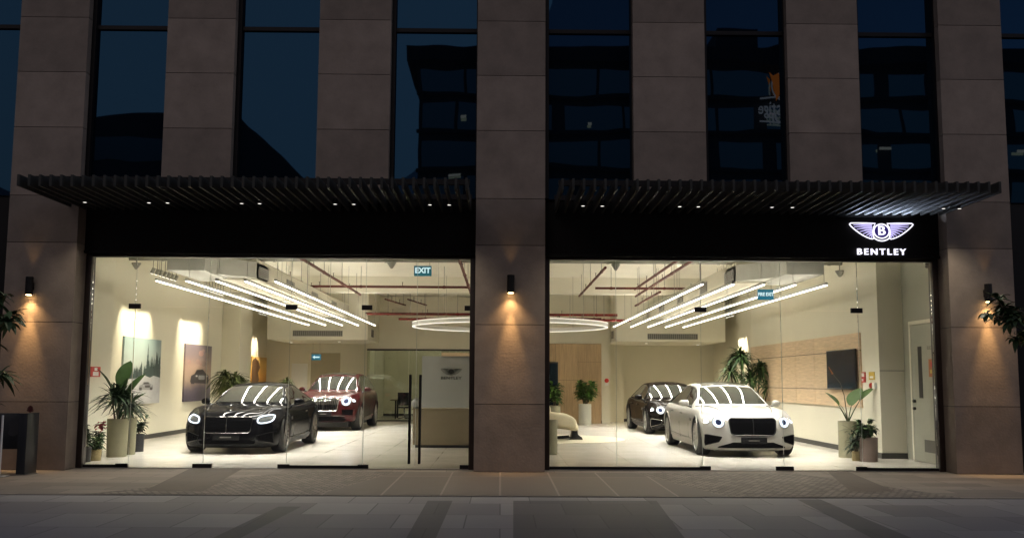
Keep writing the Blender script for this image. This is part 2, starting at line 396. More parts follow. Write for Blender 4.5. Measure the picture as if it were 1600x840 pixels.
# outer piers, one bay further on each side
pier(PX[0][0] - 2.75, PX[0][0] - 1.5, .012, JZ, .62); pier(PX[6][1] + 1.5, PX[6][1] + 2.75, .012, JZ, .62)
UG = 17.06
edges = [(PX[0][0] - 1.5, PX[0][0])] + [(PX[i][1], PX[i + 1][0]) for i in range(6)] + [(PX[6][1], PX[6][1] + 1.5)]
for i, (x0, x1) in enumerate(edges):
    z0 = 4.62
    fr = MB()
    fr.box(x0, x0 + .07, UG - .10, UG + .1, z0, TOP); fr.box(x1 - .02, x1, UG - .10, UG + .1, z0, TOP)
    wd = fr.build('window', M['black_metal'], bld)
    MB().box(x0 + .07, x1 - .02, UG, UG + .03, z0, TOP).build('pane', M['up_glass'], wd)
    for z in (7.60, 10.6, 13.4): MB().box(x0 + .071, x1 - .021, UG - .05, UG + .05, z - .035, z + .035).build('transom', M['black_metal'], wd)
# wall below the outer windows and the roof / back of the upper floors
MB().box(edges[0][0], edges[0][1], 17.1, 17.5, .012, 4.6).build('base_panel', M['black_metal'], bld)
MB().box(edges[7][0], edges[7][1], 17.1, 17.5, .012, 4.6).build('base_panel', M['black_metal'], bld)
MB().box(-13, 13, 17.45, 38.8, 4.95, TOP).build('upper_floors', M['far_wall'], bld)
# fascia over the two shop fronts
FZ0, FZ1 = 3.64, 4.60
LX = (PX[0][1], PX[3][0]); RX = (PX[3][1], PX[6][0])
for (x0, x1) in (LX, RX):
    MB().box(x0 + .003, x1 - .003, 17.12, 17.42, FZ0, FZ1, 0).box(x0 + .003, x1 - .003, 17.09, 17.12, FZ0 - .001, FZ0 + .045, 0).build('fascia', M['fascia'], bld, bevel=.004)

# ------------------------------------------------------------------ canopies
def canopy(x0, x1, label, lights):
    t = thing('slatted_canopy', ((x0 + x1) / 2, 16, 4.4), label, 'canopy', 'slatted canopies over the shop fronts')
    mb = MB(); n = int((x1 - x0) / .160); y0, y1, z0, z1 = 14.95, 17.07, 4.385, 4.56
    for i in range(n + 1):
        x = x0 + (x1 - x0) * i / n + random.uniform(-.0015, .0015)
        mb.box(x - .019, x + .019, y0 + random.uniform(-.006, .006), y1, z0, z1)
    mb.build('slats', M['slat'], t, bevel=.004)
    b = MB()
    for y in (15.55, 16.85): b.box(x0 - .03, x1 + .03, y - .04, y + .04, z1 + .003, z1 + .09)
    b.build('cross_beam', M['black_metal'], t)
    for (u, v) in lights:
        p = at(u, v, 16.3); p.z = z0
        hx = MB().lathe([(.035, 0), (.05, .0), (.05, .09)], 14, (p.x, p.y, p.z - .01)).build('downlight', M['black_metal'], t)
        MB().lathe([(.028, -.012), (.028, -.002)], 12, (p.x, p.y, p.z - .001)).build('bulb', M['down_glow'], hx)
        spotlight('canopy_lamp', (p.x, p.y, p.z - .04), (p.x, p.y - .55, 0), 54, (1, .89, .72), 108, 1, .03, hx)
canopy(ax(28, 290, 14.95), ax(733, 306, 16.2), 'dark slatted canopy over the left shop front, with small downlights', [(133, 310), (233, 310), (262, 310), (378, 307), (406, 307), (524, 307), (553, 307), (672, 307), (702, 307)])
canopy(ax(872, 306, 16.2), ax(1563, 297, 14.95), 'dark slatted canopy over the right shop front, lit violet above the sign', [(911, 307), (941, 307), (1062, 310), (1091, 311), (1206, 314), (1238, 317), (1474, 322), (1499, 322)])

# ------------------------------------------------------------------ shop fronts
GZ = 2.74
def front(name_label, x0, x1, cuts, doors, fixed_rail, patches_top, patches_bot, handles):
    t = thing('glass_storefront', ((x0 + x1) / 2, GL, 0), name_label, 'glass front', 'frameless glass shop fronts')
    fr = MB(); d0, d1 = GL - .09, GL + .09
    fr.box(x0 + .002, x0 + .10, d0, d1, .012, FZ0 - .002); fr.box(x1 - .10, x1 - .002, d0, d1, .012, FZ0 - .002)
    fr.box(x0 + .10, x1 - .10, d0 + .02, d1 - .02, FZ0 - .045, FZ0 - .002)
    fr.build('frame', M['bronze'], t, bevel=.004)
    zt = FZ0 - .045; xs = [x0 + .10] + cuts + [x1 - .10]; g = .004
    for i, (a, b) in enumerate(zip(xs, xs[1:])):
        if i in doors:
            MB().box(a + g, b - g, GL - .006, GL + .006, GZ + .006, zt).build('transom_pane', M['glass'], t)
            d = MB().box(a + g, b - g, GL - .006, GL + .006, .03, GZ - .006).build('glass_door', M['glass'], t)
            for h in handles:
                if a < h < b:
                    hb = MB()
                    for sy in (-.055, .055):
                        hb.tube([(h, GL + sy, .10), (h, GL + sy, 1.60)], .019, 10)
                    for z in (.25, 1.45): hb.tube([(h, GL - .055, z), (h, GL + .055, z)], .01, 6)
                    hb.build('pull_handle', M['black_metal'], d, smooth=True)
        else:
            MB().box(a + g, b - g, GL - .006, GL + .006, .03, zt).build('fixed_pane', M['glass'], t)
        if i in fixed_rail:
            MB().box(a, b, GL - .03, GL + .03, .013, .065).build('bottom_rail', M['black_metal'], t)
    for c_ in cuts:
        MB().box(c_ - .0035, c_ + .0035, GL - .0055, GL + .0055, .085, zt).build('glass_edge', M['glass_edge'], t)
    for x, wd in patches_top:
        MB().box(x - wd, x + wd, GL - .025, GL + .025, GZ - .035, GZ + .05).build('patch_fitting', M['black_metal'], t, bevel=.004)
    for x, wd in patches_bot:
        MB().box(x - wd, x + wd, GL - .03, GL + .03, .014, .082).build('patch_fitting', M['black_metal'], t, bevel=.004)
    MB().box(x0 + .1, x1 - .1, GL - .06, GL + .06, .0121, .018).build('threshold', M['wire'], t)
    return t
g_ = lambda u, v=600: ax(u, v, GL)
front('left frameless glass shop front with two tall black pull handles', LX[0], LX[1],
      [g_(206), g_(322), g_(451), g_(569), g_(650)], (1, 2, 4, 5), (0, 3),
      [(g_(205), .10), (g_(452), .10), (g_(571), .09), (g_(731), .07)],
      [(g_(196), .10), (g_(321), .16), (g_(447), .10), (g_(570), .09), (g_(728), .09)], [g_(640, 660), g_(656, 660)])
front('right frameless glass shop front without handles, under the lit sign', RX[0], RX[1],
      [g_(963), g_(1096), g_(1222), g_(1344)], (2, 3), (0, 1, 4),
      [(g_(1096), .10), (g_(1342), .10)], [(g_(1100), .09), (g_(1223), .15), (g_(1342), .09)], [])

# ------------------------------------------------------------------ showroom shell
FL = 0.02; BW = 38.0; CZ = 4.62
LWX, RWX = -8.85, 7.55
struct('showroom_floor', MB().box(-10.5, 10.5, 17.361, 43, -.2, FL), M['floor'])
struct('ceiling', MB().box(-10.5, 10.5, 17.43, 43, CZ, CZ + .2), M['ceil'])
cb = MB()
for y in (30.2,): cb.box(-9.5, 9.5, y, y + .45, 4.14, CZ - .003)
struct('ceiling_beam', cb, M['ceil'])
struct('wall_left', MB().box(LWX - .3, LWX, 17.36, BW + .3, FL, CZ), M['paint'])
struct('wall_left_nib', MB().box(LWX - .001, -8.22, 17.36, 21.3, FL, CZ - .002), M['paint'], bevel=.006)
struct('front_column_left', MB().box(LWX - .002, -7.86, 17.44, 19.3, FL, CZ - .003), M['paint'], bevel=.006)
struct('column_left', MB().box(LWX - .001, -8.28, 31.9, 33.4, FL, CZ - .002), M['paint'], bevel=.006)
struct('wall_right', MB().box(RWX, RWX + 1.2, 20.0, 30.2, FL, CZ - .002), M['paint'], bevel=.006)
struct('wall_right_recess', MB().box(8.05, 8.75, 30.203, BW + .3, FL, CZ - .001), M['paint'])
struct('wall_right_alcove', MB().box(8.05, 8.6, 17.44, 19.997, FL, CZ - .001), M['shaded_alcove_paint'])
struct('front_wall_lining', MB().box(-10.4, LX[0] - .01, 17.43, 17.6, FL, CZ - .002), M['paint'])
struct('back_wall', MB().box(-10, -4.95, BW, BW + .3, FL, CZ).box(3.9, 9, BW, BW + .3, FL, CZ).box(-4.95, 3.9, BW - .02, BW + .3, 2.62, CZ), M['paint'])
struct('meeting_room_wall', MB().box(-5.2, -4.95, BW + .301, 42.9, FL, CZ).box(-4.94, 3, 42.6, 42.9, FL, CZ), M['paint'])
struct('bulkhead', MB().box(-7.92, -4.52, 34.0, BW - .021, 2.86, CZ - .003), M['paint'], bevel=.005)
struct('bulkhead', MB().box(3.92, 7.62, 34.0, BW - .021, 2.86, CZ - .003), M['paint'], bevel=.005)
struct('return_wall', MB().box(3.60, 3.90, 35.95, BW - .022, FL, 2.858).box(3.9, 4.55, 37.3, BW - .022, FL, 2.858), M['paint'])
sk = MB()
sk.box(LWX, LWX + .02, 21.31, 31.89, FL, FL + .11); sk.box(RWX - .02, RWX, 20.0, 30.2, FL, FL + .11)
sk.box(RWX - .018, 8.049, 19.98, 19.999, FL, FL + .11); sk.box(LWX + .02, -4.95, BW - .02, BW - .001, FL, FL + .1)
sk.box(3.58, 3.6, 35.93, 37.9, FL, FL + .1); sk.box(4.56, 8.04, BW - .04, BW - .001, FL, FL + .1)
struct('skirting', sk, M['skirt'])
# shallow horizontal joint on the alcove column face
struct('column_joint', MB().box(RWX, 8.049, 19.992, 19.9995, 1.74, 1.755), M['duct'])

# wood wall at the back, with vertical board joints
wb = thing('wood_wall_panelling', (2.2, 35.9, 0), 'oak veneer wall panelling behind the tall plant at the back', 'wall panelling')
mb = MB(); xs = [.2, 1.35, 1.95, 2.75, 3.597]
zs = [FL, 1.0, 2.2, 2.84]
for k, (a, b) in enumerate(zip(xs, xs[1:])):
    zz = zs if k % 2 else [FL, 1.55, 2.84]
    for c, d in zip(zz, zz[1:]): mb.box(a + .004, b - .004, 35.95, 35.99, c + .004, d - .004)
mb.build('boards', M['oak_back'], wb)
MB().box(.0, 3.598, 35.992, 36.2, FL, 2.845).build('backing', M['skirt'], wb)
struct('upper_back_wall', MB().box(-.2, 3.919, 35.95, 36.4, 2.85, CZ - .004), M['paint'])
# glass meeting-room partition
pg = thing('glass_partition', (-2.4, 37.2, 0), 'green tinted glass meeting room partition at the back', 'glass partition')
x0, x1 = -4.95, .1
for a, b in ((x0, -3.4), (-3.4, -1.9), (-1.9, x1)):
    MB().box(a + .004, b - .004, 37.2, 37.212, FL + .04, 2.60).build('pane', M['glass_green'], pg)
MB().box(x0, x1, 37.17, 37.24, 2.60, 2.66).box(x0, x1, 37.17, 37.24, FL, FL + .04).build('frame', M['skirt'], pg)
MB().box(x0, x1, 37.18, 37.23, 2.66, 4.6).build('head_panel', M['paint'], pg)
MRL = thing('added_fill_panel', (-2.6, 40, 4.5), 'unseen glowing panel added to brighten the glass walled meeting room', 'ceiling light')
MB().box(-3.2, -2.0, 39.4, 40.6, 4.5, 4.58).build('panel', emat('added_room_fill_glow', (1, .9, .7), 8), MRL)  # unseen glow added so the room behind the partition is less dark
struct('meeting_room_floor_edge', MB().box(-4.94, 3, 42.58, 42.599, FL, FL + .1), M['skirt'])
mt_ = thing('meeting_table', (-3, 40, FL), 'dark meeting table behind the green glass partition', 'table')
MB().box(-4.3, -2.2, 39.3, 40.5, .72, .76).build('table_top', M['desk'], mt_, bevel=.005)
for x in (-4.1, -2.4):
    for y in (39.5, 40.3): MB().box(x - .03, x + .03, y - .03, y + .03, FL, .719).build('leg', M['black_metal'], mt_)
def chair(x, y, lab, rz):
    t = thing('office_chair', (x, y, FL), lab, 'chair', 'chairs round the meeting table', 0)
    MB().box(x - .24, x + .24, y - .24, y + .24, .45, .52).build('seat', M['black_metal'], t, bevel=.02)
    MB().box(x - .24, x + .24, y - .28, y - .22, .55, 1.05).build('backrest', M['black_metal'], t, bevel=.02)
    MB().tube([(x, y, .1), (x, y, .45)], .03).build('post', M['black_metal'], t)
    b = MB()
    for k in range(5):
        w_ = k * 2 * PI / 5; b.tube([(x, y, .1), (x + .27 * math.cos(w_), y + .27 * math.sin(w_), .06)], .02, 6)
    b.build('base', M['black_metal'], t)
chair(-3.7, 38.9, 'dark office chair behind the glass partition, nearer the red car', 0)
chair(-2.8, 38.9, 'dark office chair behind the glass partition, nearer the reception panel', 0)

# doors and openings on the left part of the back wall
db = thing('corridor_opening', (ax(507, 600, BW), BW, 0), 'shadowed corridor opening under the blue arrow exit sign', 'doorway')
xa, xb = ax(485, 600, BW), ax(531, 600, BW)
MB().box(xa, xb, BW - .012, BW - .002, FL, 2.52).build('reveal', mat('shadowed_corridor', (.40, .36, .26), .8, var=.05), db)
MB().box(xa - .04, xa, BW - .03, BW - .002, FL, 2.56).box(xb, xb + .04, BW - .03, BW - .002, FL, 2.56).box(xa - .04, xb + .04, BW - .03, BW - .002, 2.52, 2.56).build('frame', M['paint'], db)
dd = thing('service_door', (ax(468, 600, BW), BW, 0), 'plain white service door left of the corridor opening', 'door')
xa, xb = ax(455, 600, BW), ax(480, 600, BW)
d_ = MB().box(xa, xb, BW - .035, BW - .002, FL, 2.12).build('leaf', M['white'], dd, bevel=.004)
MB().tube([(xb - .08, BW - .07, .9), (xb - .08, BW - .07, 1.25)], .012).build('handle', M['dchrome'], d_)

# ------------------------------------------------------------------ ceiling services
def exit_sign(name, u0, v0, u1, v1, Y, txt, label, mback):
    a = at(u0, v0, Y); b = at(u1, v1, Y); cx = (a.x + b.x) / 2; cz = (a.z + b.z) / 2
    t = thing('exit_sign', (cx, Y, cz), label, 'exit sign', 'hanging exit signs')
    MB().box(a.x, b.x, Y, Y + .04, b.z, a.z).build('light_box', mback, t, bevel=.004)
    h = a.z - b.z
    if txt: text_mb(txt, h * .74 if len(txt) < 5 else h * .47, lambda x, y, q: Vector((cx + x, Y - .001 - q, cz + y + h * .02)), .004, .006 if len(txt) < 5 else .003, 1.0 if len(txt) < 5 else .78).build('lettering', M['exit_text'], t)
    else:
        ar = [(-.32, 0), (-.12, .22), (-.12, .08), (.3, .08), (.3, -.08), (-.12, -.08), (-.12, -.22)]
        MB().prism([(p * h * 2, q * h * 1.5) for p, q in ar], lambda p, q, s: Vector((cx + p, Y - .001 - s, cz + q)), 0, .004).build('arrow', M['exit_text'], t)
    wr = MB()
    for x in (a.x + .04, b.x - .04): wr.tube([(x, Y + .02, a.z), (x, Y + .02, CZ)], .004, 5)
    wr.build('hanger', M['wire'], t)
exit_sign('exit', 647, 415, 674, 431, 19.5, 'EXIT', 'teal hanging sign reading EXIT above the handled doors', M['exit_teal'])
exit_sign('fexit', 1184, 452, 1209, 468, 19.8, 'FIRE EXIT', 'teal hanging sign reading FIRE EXIT among the right light bars', M['exit_blue'])
exit_sign('arrow', 487, 553, 501, 562, 36.5, '', 'small blue hanging arrow sign before the corridor opening', M['exit_blue'])

BAR_W = 190
def bar_light(x, label, first=None):
    if first is not None: return dup(first, (x, 26, 3.30), label)
    t = thing('linear_light', (x, 26, 3.30), label, 'pendant light', 'parallel linear pendant lights')
    y0, y1 = 18.55, 33.4
    MB().box(x - .024, x + .024, y0, y1, 3.318, 3.362).build('housing', M['white'], t)
    MB().box(x - .018, x + .018, y0 + .01, y1 - .01, 3.30, 3.3175).build('diffuser', M['led'], t)
    MB().box(x - .014, x + .014, y0 + .02, y1 - .02, 3.3624, 3.3628).build('added_ceiling_fill', M['ceiling_fill'], t)  # added glow strip, hidden from below, that brightens the ceiling
    al_ = bpy.data.lights.new('bar_lamp', 'AREA'); al_.shape = 'RECTANGLE'; al_.size = .03; al_.size_y = y1 - y0 - .1; al_.energy = BAR_W; al_.color = (1, .955, .86); al_.spread = R(108)
    ao = bpy.data.objects.new('bar_lamp', al_); COL.objects.link(ao); ao.parent = t; ao.location = (0, 0, -.012)
    for k in range(6):
        y = y0 + .15 + (y1 - y0 - .3) * k / 5
        MB().tube([(x, y, 3.362), (x, y, CZ)], .005, 5).build('suspension_wire', M['wire'], t)
    return t
lb = None
names = ['outermost of the left five bars, by the picture wall', 'second from the picture wall', 'middle bar of the five over the black coupe', 'second from the room centre, over the black coupe', 'innermost of the left five, nearest the EXIT sign']
for k, u in enumerate((244, 291, 338, 383, 430)):
    q = bar_light(ax(u, 444, 18.55), 'long white linear light bar, ' + names[k], lb); lb = lb or q
names = ['innermost of the right five, nearest the ring light', 'second from the ring light, over the white car', 'middle bar of the five over the white car', 'second from the oak panel wall', 'outermost of the right five, by the oak panel wall']
for k, u in enumerate((1098, 1146, 1194, 1243, 1292)):
    bar_light(ax(u, 450, 18.55), 'long white linear light bar, ' + names[k], lb)

# ring light
ry, rr, rz = 28.0, 2.72, 2.98
rc = ax(797, 510, ry)
rl = thing('ring_light', (rc, ry, rz), 'large glowing ring pendant light half hidden by the centre pier', 'pendant light')
prof = [(rr, rz), (rr, rz + .11), (rr - .05, rz + .11), (rr - .05, rz)]
def ringmb(r0_, r1_, z0, z1, n=72):
    mb = MB(); vs = []; fs = []
    for j in range(n):
        w_ = 2 * PI * j / n; c, s_ = math.cos(w_), math.sin(w_)
        for (r, z) in ((r0_, z0), (r1_, z0), (r1_, z1), (r0_, z1)): vs.append((rc + r * c, ry + r * s_, z))
    for j in range(n):
        k = (j + 1) % n
        for a in range(4): b = (a + 1) % 4; fs.append((j * 4 + a, j * 4 + b, k * 4 + b, k * 4 + a))
    return mb.add(vs, fs)
ringmb(rr - .05, rr, rz + .02, rz + .13).build('housing', M['white'], rl, smooth=True)
ringmb(rr - .055, rr + .004, rz, rz + .018).build('diffuser', M['ring'], rl, smooth=True)
ringmb(rr + .001, rr + .008, rz + .112, rz + .128).build('outer_glow_strip', M['ring'], rl, smooth=True)
for k in range(4):
    w_ = PI / 4 + k * PI / 2; p = (rc + rr * .985 * math.cos(w_), ry + rr * .985 * math.sin(w_))
    MB().tube([(*p, rz + .13), (*p, CZ)], .005, 5).build('suspension_wire', M['wire'], rl)

# ducts
def duct(s, x0, x1, label, ubox):
    t = thing('air_duct', ((x0 + x1) / 2, 26, 3.6), label, 'duct', 'ceiling air ducts')
    mb = MB(); mb.box(x0, x1, 21.0, 33.99, 3.58, 4.02)
    mb.build('duct_body', M['duct_cream'], t, bevel=.006)
    fx = x1 if s < 0 else x0
    far = 2 * ((x0 + x1) / 2) - fx
    bx0, bx1 = (fx - 1.35, fx - .62) if s < 0 else (fx + .62, fx + 1.35)
    MB().box(bx0, bx1, 19.4, 21.6, 3.60, 4.02).build('fan_coil_unit', M['duct'], t, bevel=.006)
    poly = [(bx1 if s < 0 else bx0, 20.2), (fx, 21.0), (fx, 22), (bx1 if s < 0 else bx0, 21.5)]
    MB().prism(poly, lambda p, q, h: Vector((p, q, h)), 3.62, 3.96).build('transition', M['duct'], t)
    for y in (21.6, 24.4, 27.6, 30.8):
        g = MB().box(min(fx, fx - s * .012), max(fx, fx - s * .012), y - .45, y + .45, 3.66, 3.90)
        gr = g.build('air_grille', M['grille_dark'], t)
        l = MB()
        for k in range(6): z = 3.68 + k * .04; l.box(min(fx - s * .012, fx - s * .022), max(fx - s * .012, fx - s * .022), y - .44, y + .44, z, z + .008)
        l.build('louvre', M['duct'], gr)
duct(-1, -5.85, -5.15, 'grey air duct with side grilles above the black coupe', None)
duct(1, 4.95, 5.65, 'grey air duct with side grilles above the white car', None)
def bulk_grille(u0, u1, v0, v1, label):
    a = at(u0, v0, 33.98); b = at(u1, v1, 33.98)
    t = thing('linear_air_grille', ((a.x + b.x) / 2, 33.98, b.z), label, 'air grille', 'bulkhead air grilles')
    MB().box(a.x, b.x, 33.975, 33.998, b.z, a.z).build('backing', M['grille_dark'], t)
    l = MB()
    n = 26
    for k in range(n + 1): x = a.x + (b.x - a.x) * k / n; l.box(x - .008, x + .008, 33.96, 33.974, b.z, a.z)
    l.build('bars', M['duct'], t)
    return t
bulk_grille(458, 535, 516, 525, 'long linear air grille on the bulkhead behind the left light bars')
bulk_grille(1012, 1090, 521, 530, 'long linear air grille on the bulkhead behind the right light bars')
for (u, v) in ((587, 525), (955, 528)):
    p = at(u, v, 35.2)
    x = -4.52 if u < 800 else 3.92
    s_ = 1 if u < 800 else -1
    t = tag(MB().box(min(x, x + s_ * .015), max(x, x + s_ * .015), 34.9, 35.5, 3.0, 3.26).build('return_vent', M['grille_dark']), 'small dark vent on the %s bulkhead\'s side face' % ('left' if u < 800 else 'right'), 'air vent', 'bulkhead side vents')

# sprinkler pipes
def pipework(name, label, runs, r=.04, m_='red_pipe', hang=True, cat='pipes', zt=CZ):
    p0 = runs[0][0]
    t = thing(name, p0, label, cat)
    for a, b in runs:
        a = Vector(a); b = Vector(b)
        mb = MB().tube([a, b], r, 10)
        L_ = (b - a).length; n = max(2, int(L_ / 2.6))
        for k in range(n + 1):
            q = a.lerp(b, (k + .3) / (n + .6)); d = (b - a).normalized()
            mb.tube([q - d * .03, q + d * .03], r * 1.25, 10)
        pp = mb.build('pipe', M[m_], t, smooth=True)
        if hang:
            h = MB()
            for k in range(n + 1):
                q = a.lerp(b, (k + .3) / (n + .6)); h.tube([q, (q.x, q.y, zt)], .008, 5)
            h.build('hanger_rod', M['wire'], pp)
            s_ = MB()
            for k in range(n):
                q = a.lerp(b, (k + .8) / (n + .6)); s_.tube([q, q + Vector((0, 0, .12))], .009, 6).lathe([(.02, .12), (.02, .13)], 8, q)
            s_.build('sprinkler_head', M['dchrome'], pp, smooth=True)
    return t
pipework('sprinkler_pipes', 'dark red sprinkler pipes under the ceiling left of the centre pier', [
    ((ax(395, 436, 27.4), 27.4, 4.05), (ax(733, 436, 27.4), 27.4, 4.05)), ((-5.3, 20, 4.06), (-5.3, 30.1, 4.06)), ((-4.25, 20.4, 4.06), (-4.25, 30.1, 4.06)), ((-.9, 21, 4.06), (-.9, 30, 4.06))], .034)
pipework('sprinkler_pipes', 'dark red sprinkler pipes under the ceiling right of the centre pier', [
    ((ax(930, 438, 27.4), 27.4, 4.05), (ax(1146, 440, 27.4), 27.4, 4.05)), ((2.35, 22.5, 4.06), (2.35, 30.1, 4.06)), ((4.05, 20, 4.06), (4.05, 30.1, 4.06)), ((3.75, 20.5, 4.08), (3.75, 28, 4.08)), ((4.3, 27, 3.92), (4.3, 32, 3.92))], .032)
pipework('fire_main_pipes', 'pair of bright red fire main pipes crossing the back of the showroom', [
    ((-4.5, 33.6, 3.72), (3.9, 33.6, 3.72)), ((-3.4, 33.2, 3.52), (4.3, 33.2, 3.52))], .042, 'fire_pipe')
pipework('branch_pipes', 'dull red small bore pipes in front of the back bulkhead', [((-4.4, 32.4, 3.66), (-1.5, 32.4, 3.66)), ((1.2, 32.0, 3.5), (3.2, 32.0, 3.5)), ((-3.6, 31, 4.0), (-3.2, 33.4, 4.0)), ((-2.9, 31, 4.0), (-2.5, 33.4, 4.0))], .025)
pipework('conduit', 'cream painted conduit crossing the ceiling just inside the glass', [((-8.2, 22.0, 4.14), (8.0, 22.0, 4.14))], .05, 'duct')
# track spots and wall washers
def spot_head(loc, tgt, label, power, size=62, lit=True, blend=.25, group='picture spotlights', cat='spotlight', col=(1, .85, .60)):
    loc = Vector(loc); t = thing('track_spotlight', loc, label, cat, group)
    d = (Vector(tgt) - loc).normalized()
    MB().tube([loc - d * .16, loc - d * .02], .045, 12).build('body', M['duct'], t, smooth=True)
    MB().tube([loc - d * .02, loc - d * .014], .036, 12).build('bulb', M['spot_glow'], t)
    MB().tube([loc - d * .1, (loc.x - d.x * .1, loc.y - d.y * .1, CZ)], .01, 6).build('stem', M['duct'], t)
    if lit: spotlight('spot_lamp', loc, tgt, power, col, size, blend, .02, t)
def wash(yc, label, power=190, x=LWX, off=.62, zs=3.66, s_=1, dy=.42, ks=(-1, 1), aim=2.4, wide=37):
    for k in ks:
        spot_head((x + s_ * off, yc + k * dy, zs), (x + s_ * .02, yc + k * dy, aim), label % {-3: 'nearest', -2: 'second nearest', -1: 'third nearest', 0: 'middle', 1: 'third farthest', 2: 'second farthest', 3: 'farthest'}[k], power, wide, True, .45)
wash(24.35, 'small spotlight washing the snowy forest picture, %s one', 235, off=.62, zs=3.95, dy=.28, ks=(-3, -2, -1, 0, 1, 2, 3))
wash(28.65, 'small spotlight washing the dark purple picture, %s one', 235, off=.62, zs=3.95, dy=.28, ks=(-3, -2, -1, 0, 1, 2, 3))
wash(35.5, 'small spotlight washing the orange sunset picture, %s one', 300, off=.50, zs=3.75, dy=.42, ks=(-2, -1, 0, 1, 2), aim=2.2)
wash(33.75, 'small spotlight washing the recess wall behind the dracaena, %s one', 300, x=8.05, off=.42, zs=3.65, s_=-1, dy=.42, ks=(-2, -1, 0), aim=2.2)
def dl(u, v, Y, z, label, pw):
    p = at(u, v, Y)
    t = thing('recessed_downlight', (p.x, Y, z), label, 'ceiling light', 'recessed downlights')
    MB().lathe([(.05, -.01), (.06, 0)], 16, (p.x, Y, z - .001)).build('trim', M['white'], t)
    MB().lathe([(.045, -.013), (.045, -.0105)], 14, (p.x, Y, z - .001)).build('bulb', M['spot_glow'], t)
    spotlight('down_lamp', (p.x, Y, z - .03), (p.x, Y, 0), pw, (1, .84, .6), 110, .8, .04, t)
dl(530, 537, 35.5, 2.86, 'small recessed downlight in the left bulkhead above the red car', 85)
dl(1010, 542, 35.5, 2.86, 'small recessed downlight in the right bulkhead above the brown sedan', 120)
dl(455, 537, 36.6, 2.86, 'small recessed downlight in the left bulkhead near the service door', 75)
dl(1090, 541, 36.6, 2.86, 'small recessed downlight in the right bulkhead near the dracaena', 90)

# ------------------------------------------------------------------ pictures on the left wall
def poster(y0, y1, z0, z1, label, base, builder):
    X = LWX + .003
    t = thing('framed_picture', (X, (y0 + y1) / 2, z0), label, 'picture', 'large pictures on the left wall')
    MB().box(X, X + .05, y0, y1, z0, z1).build('board', base, t, bevel=.003)
    builder(t, lambda p, q, s: Vector((X + .051 + s, y0 + (y1 - y0) * p, z0 + (z1 - z0) * q)))
def gradmat(name, stops, rough=.5):
    """printed picture: a vertical colour gradient with soft blotches, along the board's height"""
    mt, nt, b = newmat(name); setp(b, rough=rough); N = nt.nodes; L = nt.links
    tc = N.new('ShaderNodeTexCoord'); sp = N.new('ShaderNodeSeparateXYZ'); L.new(tc.outputs['Generated'], sp.inputs[0])
    n = N.new('ShaderNodeTexNoise'); n.inputs['Scale'].default_value = 3; n.inputs['Detail'].default_value = 3; L.new(tc.outputs['Generated'], n.inputs['Vector'])
    ma = N.new('ShaderNodeMath'); ma.operation = 'MULTIPLY_ADD'; ma.inputs[1].default_value = .25; L.new(n.outputs['Fac'], ma.inputs[0])
    sb = N.new('ShaderNodeMath'); sb.operation = 'SUBTRACT'; sb.inputs[1].default_value = .125; L.new(sp.outputs['Z'], sb.inputs[0]); L.new(sb.outputs[0], ma.inputs[2])
    cr = N.new('ShaderNodeValToRGB'); L.new(ma.outputs[0], cr.inputs[0])
    e = cr.color_ramp.elements
    while len(e) < len(stops): e.new(.5)
    for k, (p, c) in enumerate(stops): e[k].position = p; e[k].color = (*c, 1)
    L.new(cr.outputs[0], b.inputs['Base Color']); return mt
M['p1'] = gradmat('snow_forest_print', [(0, (.40, .41, .45)), (.38, (.48, .49, .50)), (.44, (.42, .45, .45)), (.6, (.38, .44, .43)), (1, (.22, .31, .32))])
M['p2'] = gradmat('purple_dusk_print', [(0, (.06, .05, .08)), (.2, (.11, .09, .12)), (.36, (.36, .27, .22)), (.6, (.36, .25, .21)), (.8, (.18, .14, .155)), (1, (.12, .10, .13))])
M['p3'] = gradmat('sunset_print', [(0, (.10, .05, .02)), (.2, (.30, .13, .03)), (.5, (.75, .36, .06)), (.8, (.80, .50, .14)), (1, (.55, .33, .10))])
M['ink_green'] = mat('printed_pine', (.022, .042, .04), .6, island=.45)
M['ink_snow'] = mat('printed_snow', (.47, .48, .51), .6, var=.12, scale=3)
M['ink_dark'] = mat('printed_dark', (.03, .025, .03), .5)
M['ink_grey'] = mat('printed_grey', (.25, .26, .28), .5)
M['ink_glow'] = mat('printed_glow', (.42, .28, .22), .6)
M['ink_brown'] = mat('printed_brown', (.10, .045, .015), .6)
def carshape(t, F, cx, cy, s, a, b, c, asp):
    """small printed car seen three-quarter"""
    def T(pts, z): return MB().prism([(cx + p * s, cy + q * s * asp) for p, q in pts], F, z, z + .0012)
    T([(-1, -.45), (-.9, .1), (-.55, .25), (-.35, .62), (.3, .66), (.65, .3), (.95, .12), (1, -.45), (.8, -.6), (-.8, -.55)], 0).build('printed_car', a, t)
    T([(-.42, .28), (-.28, .55), (.24, .58), (.48, .28)], .0014).build('printed_windscreen', c, t)
    T([(-.15, -.1), (-.12, .12), (.5, .12), (.55, -.1), (.5, -.25), (-.1, -.25)], .0014).build('printed_grille', b, t)
    for x in (-.75, .72): T([(x - .16, -.62), (x - .18, -.2), (x + .16, -.2), (x + .18, -.62)], .0014).build('printed_wheel', c, t)
    for x in (-.35, .75): T([(x - .09, 0), (x - .09, .13), (x + .09, .13), (x + .09, 0)], .002).build('printed_lamp', M['ink_snow'], t)
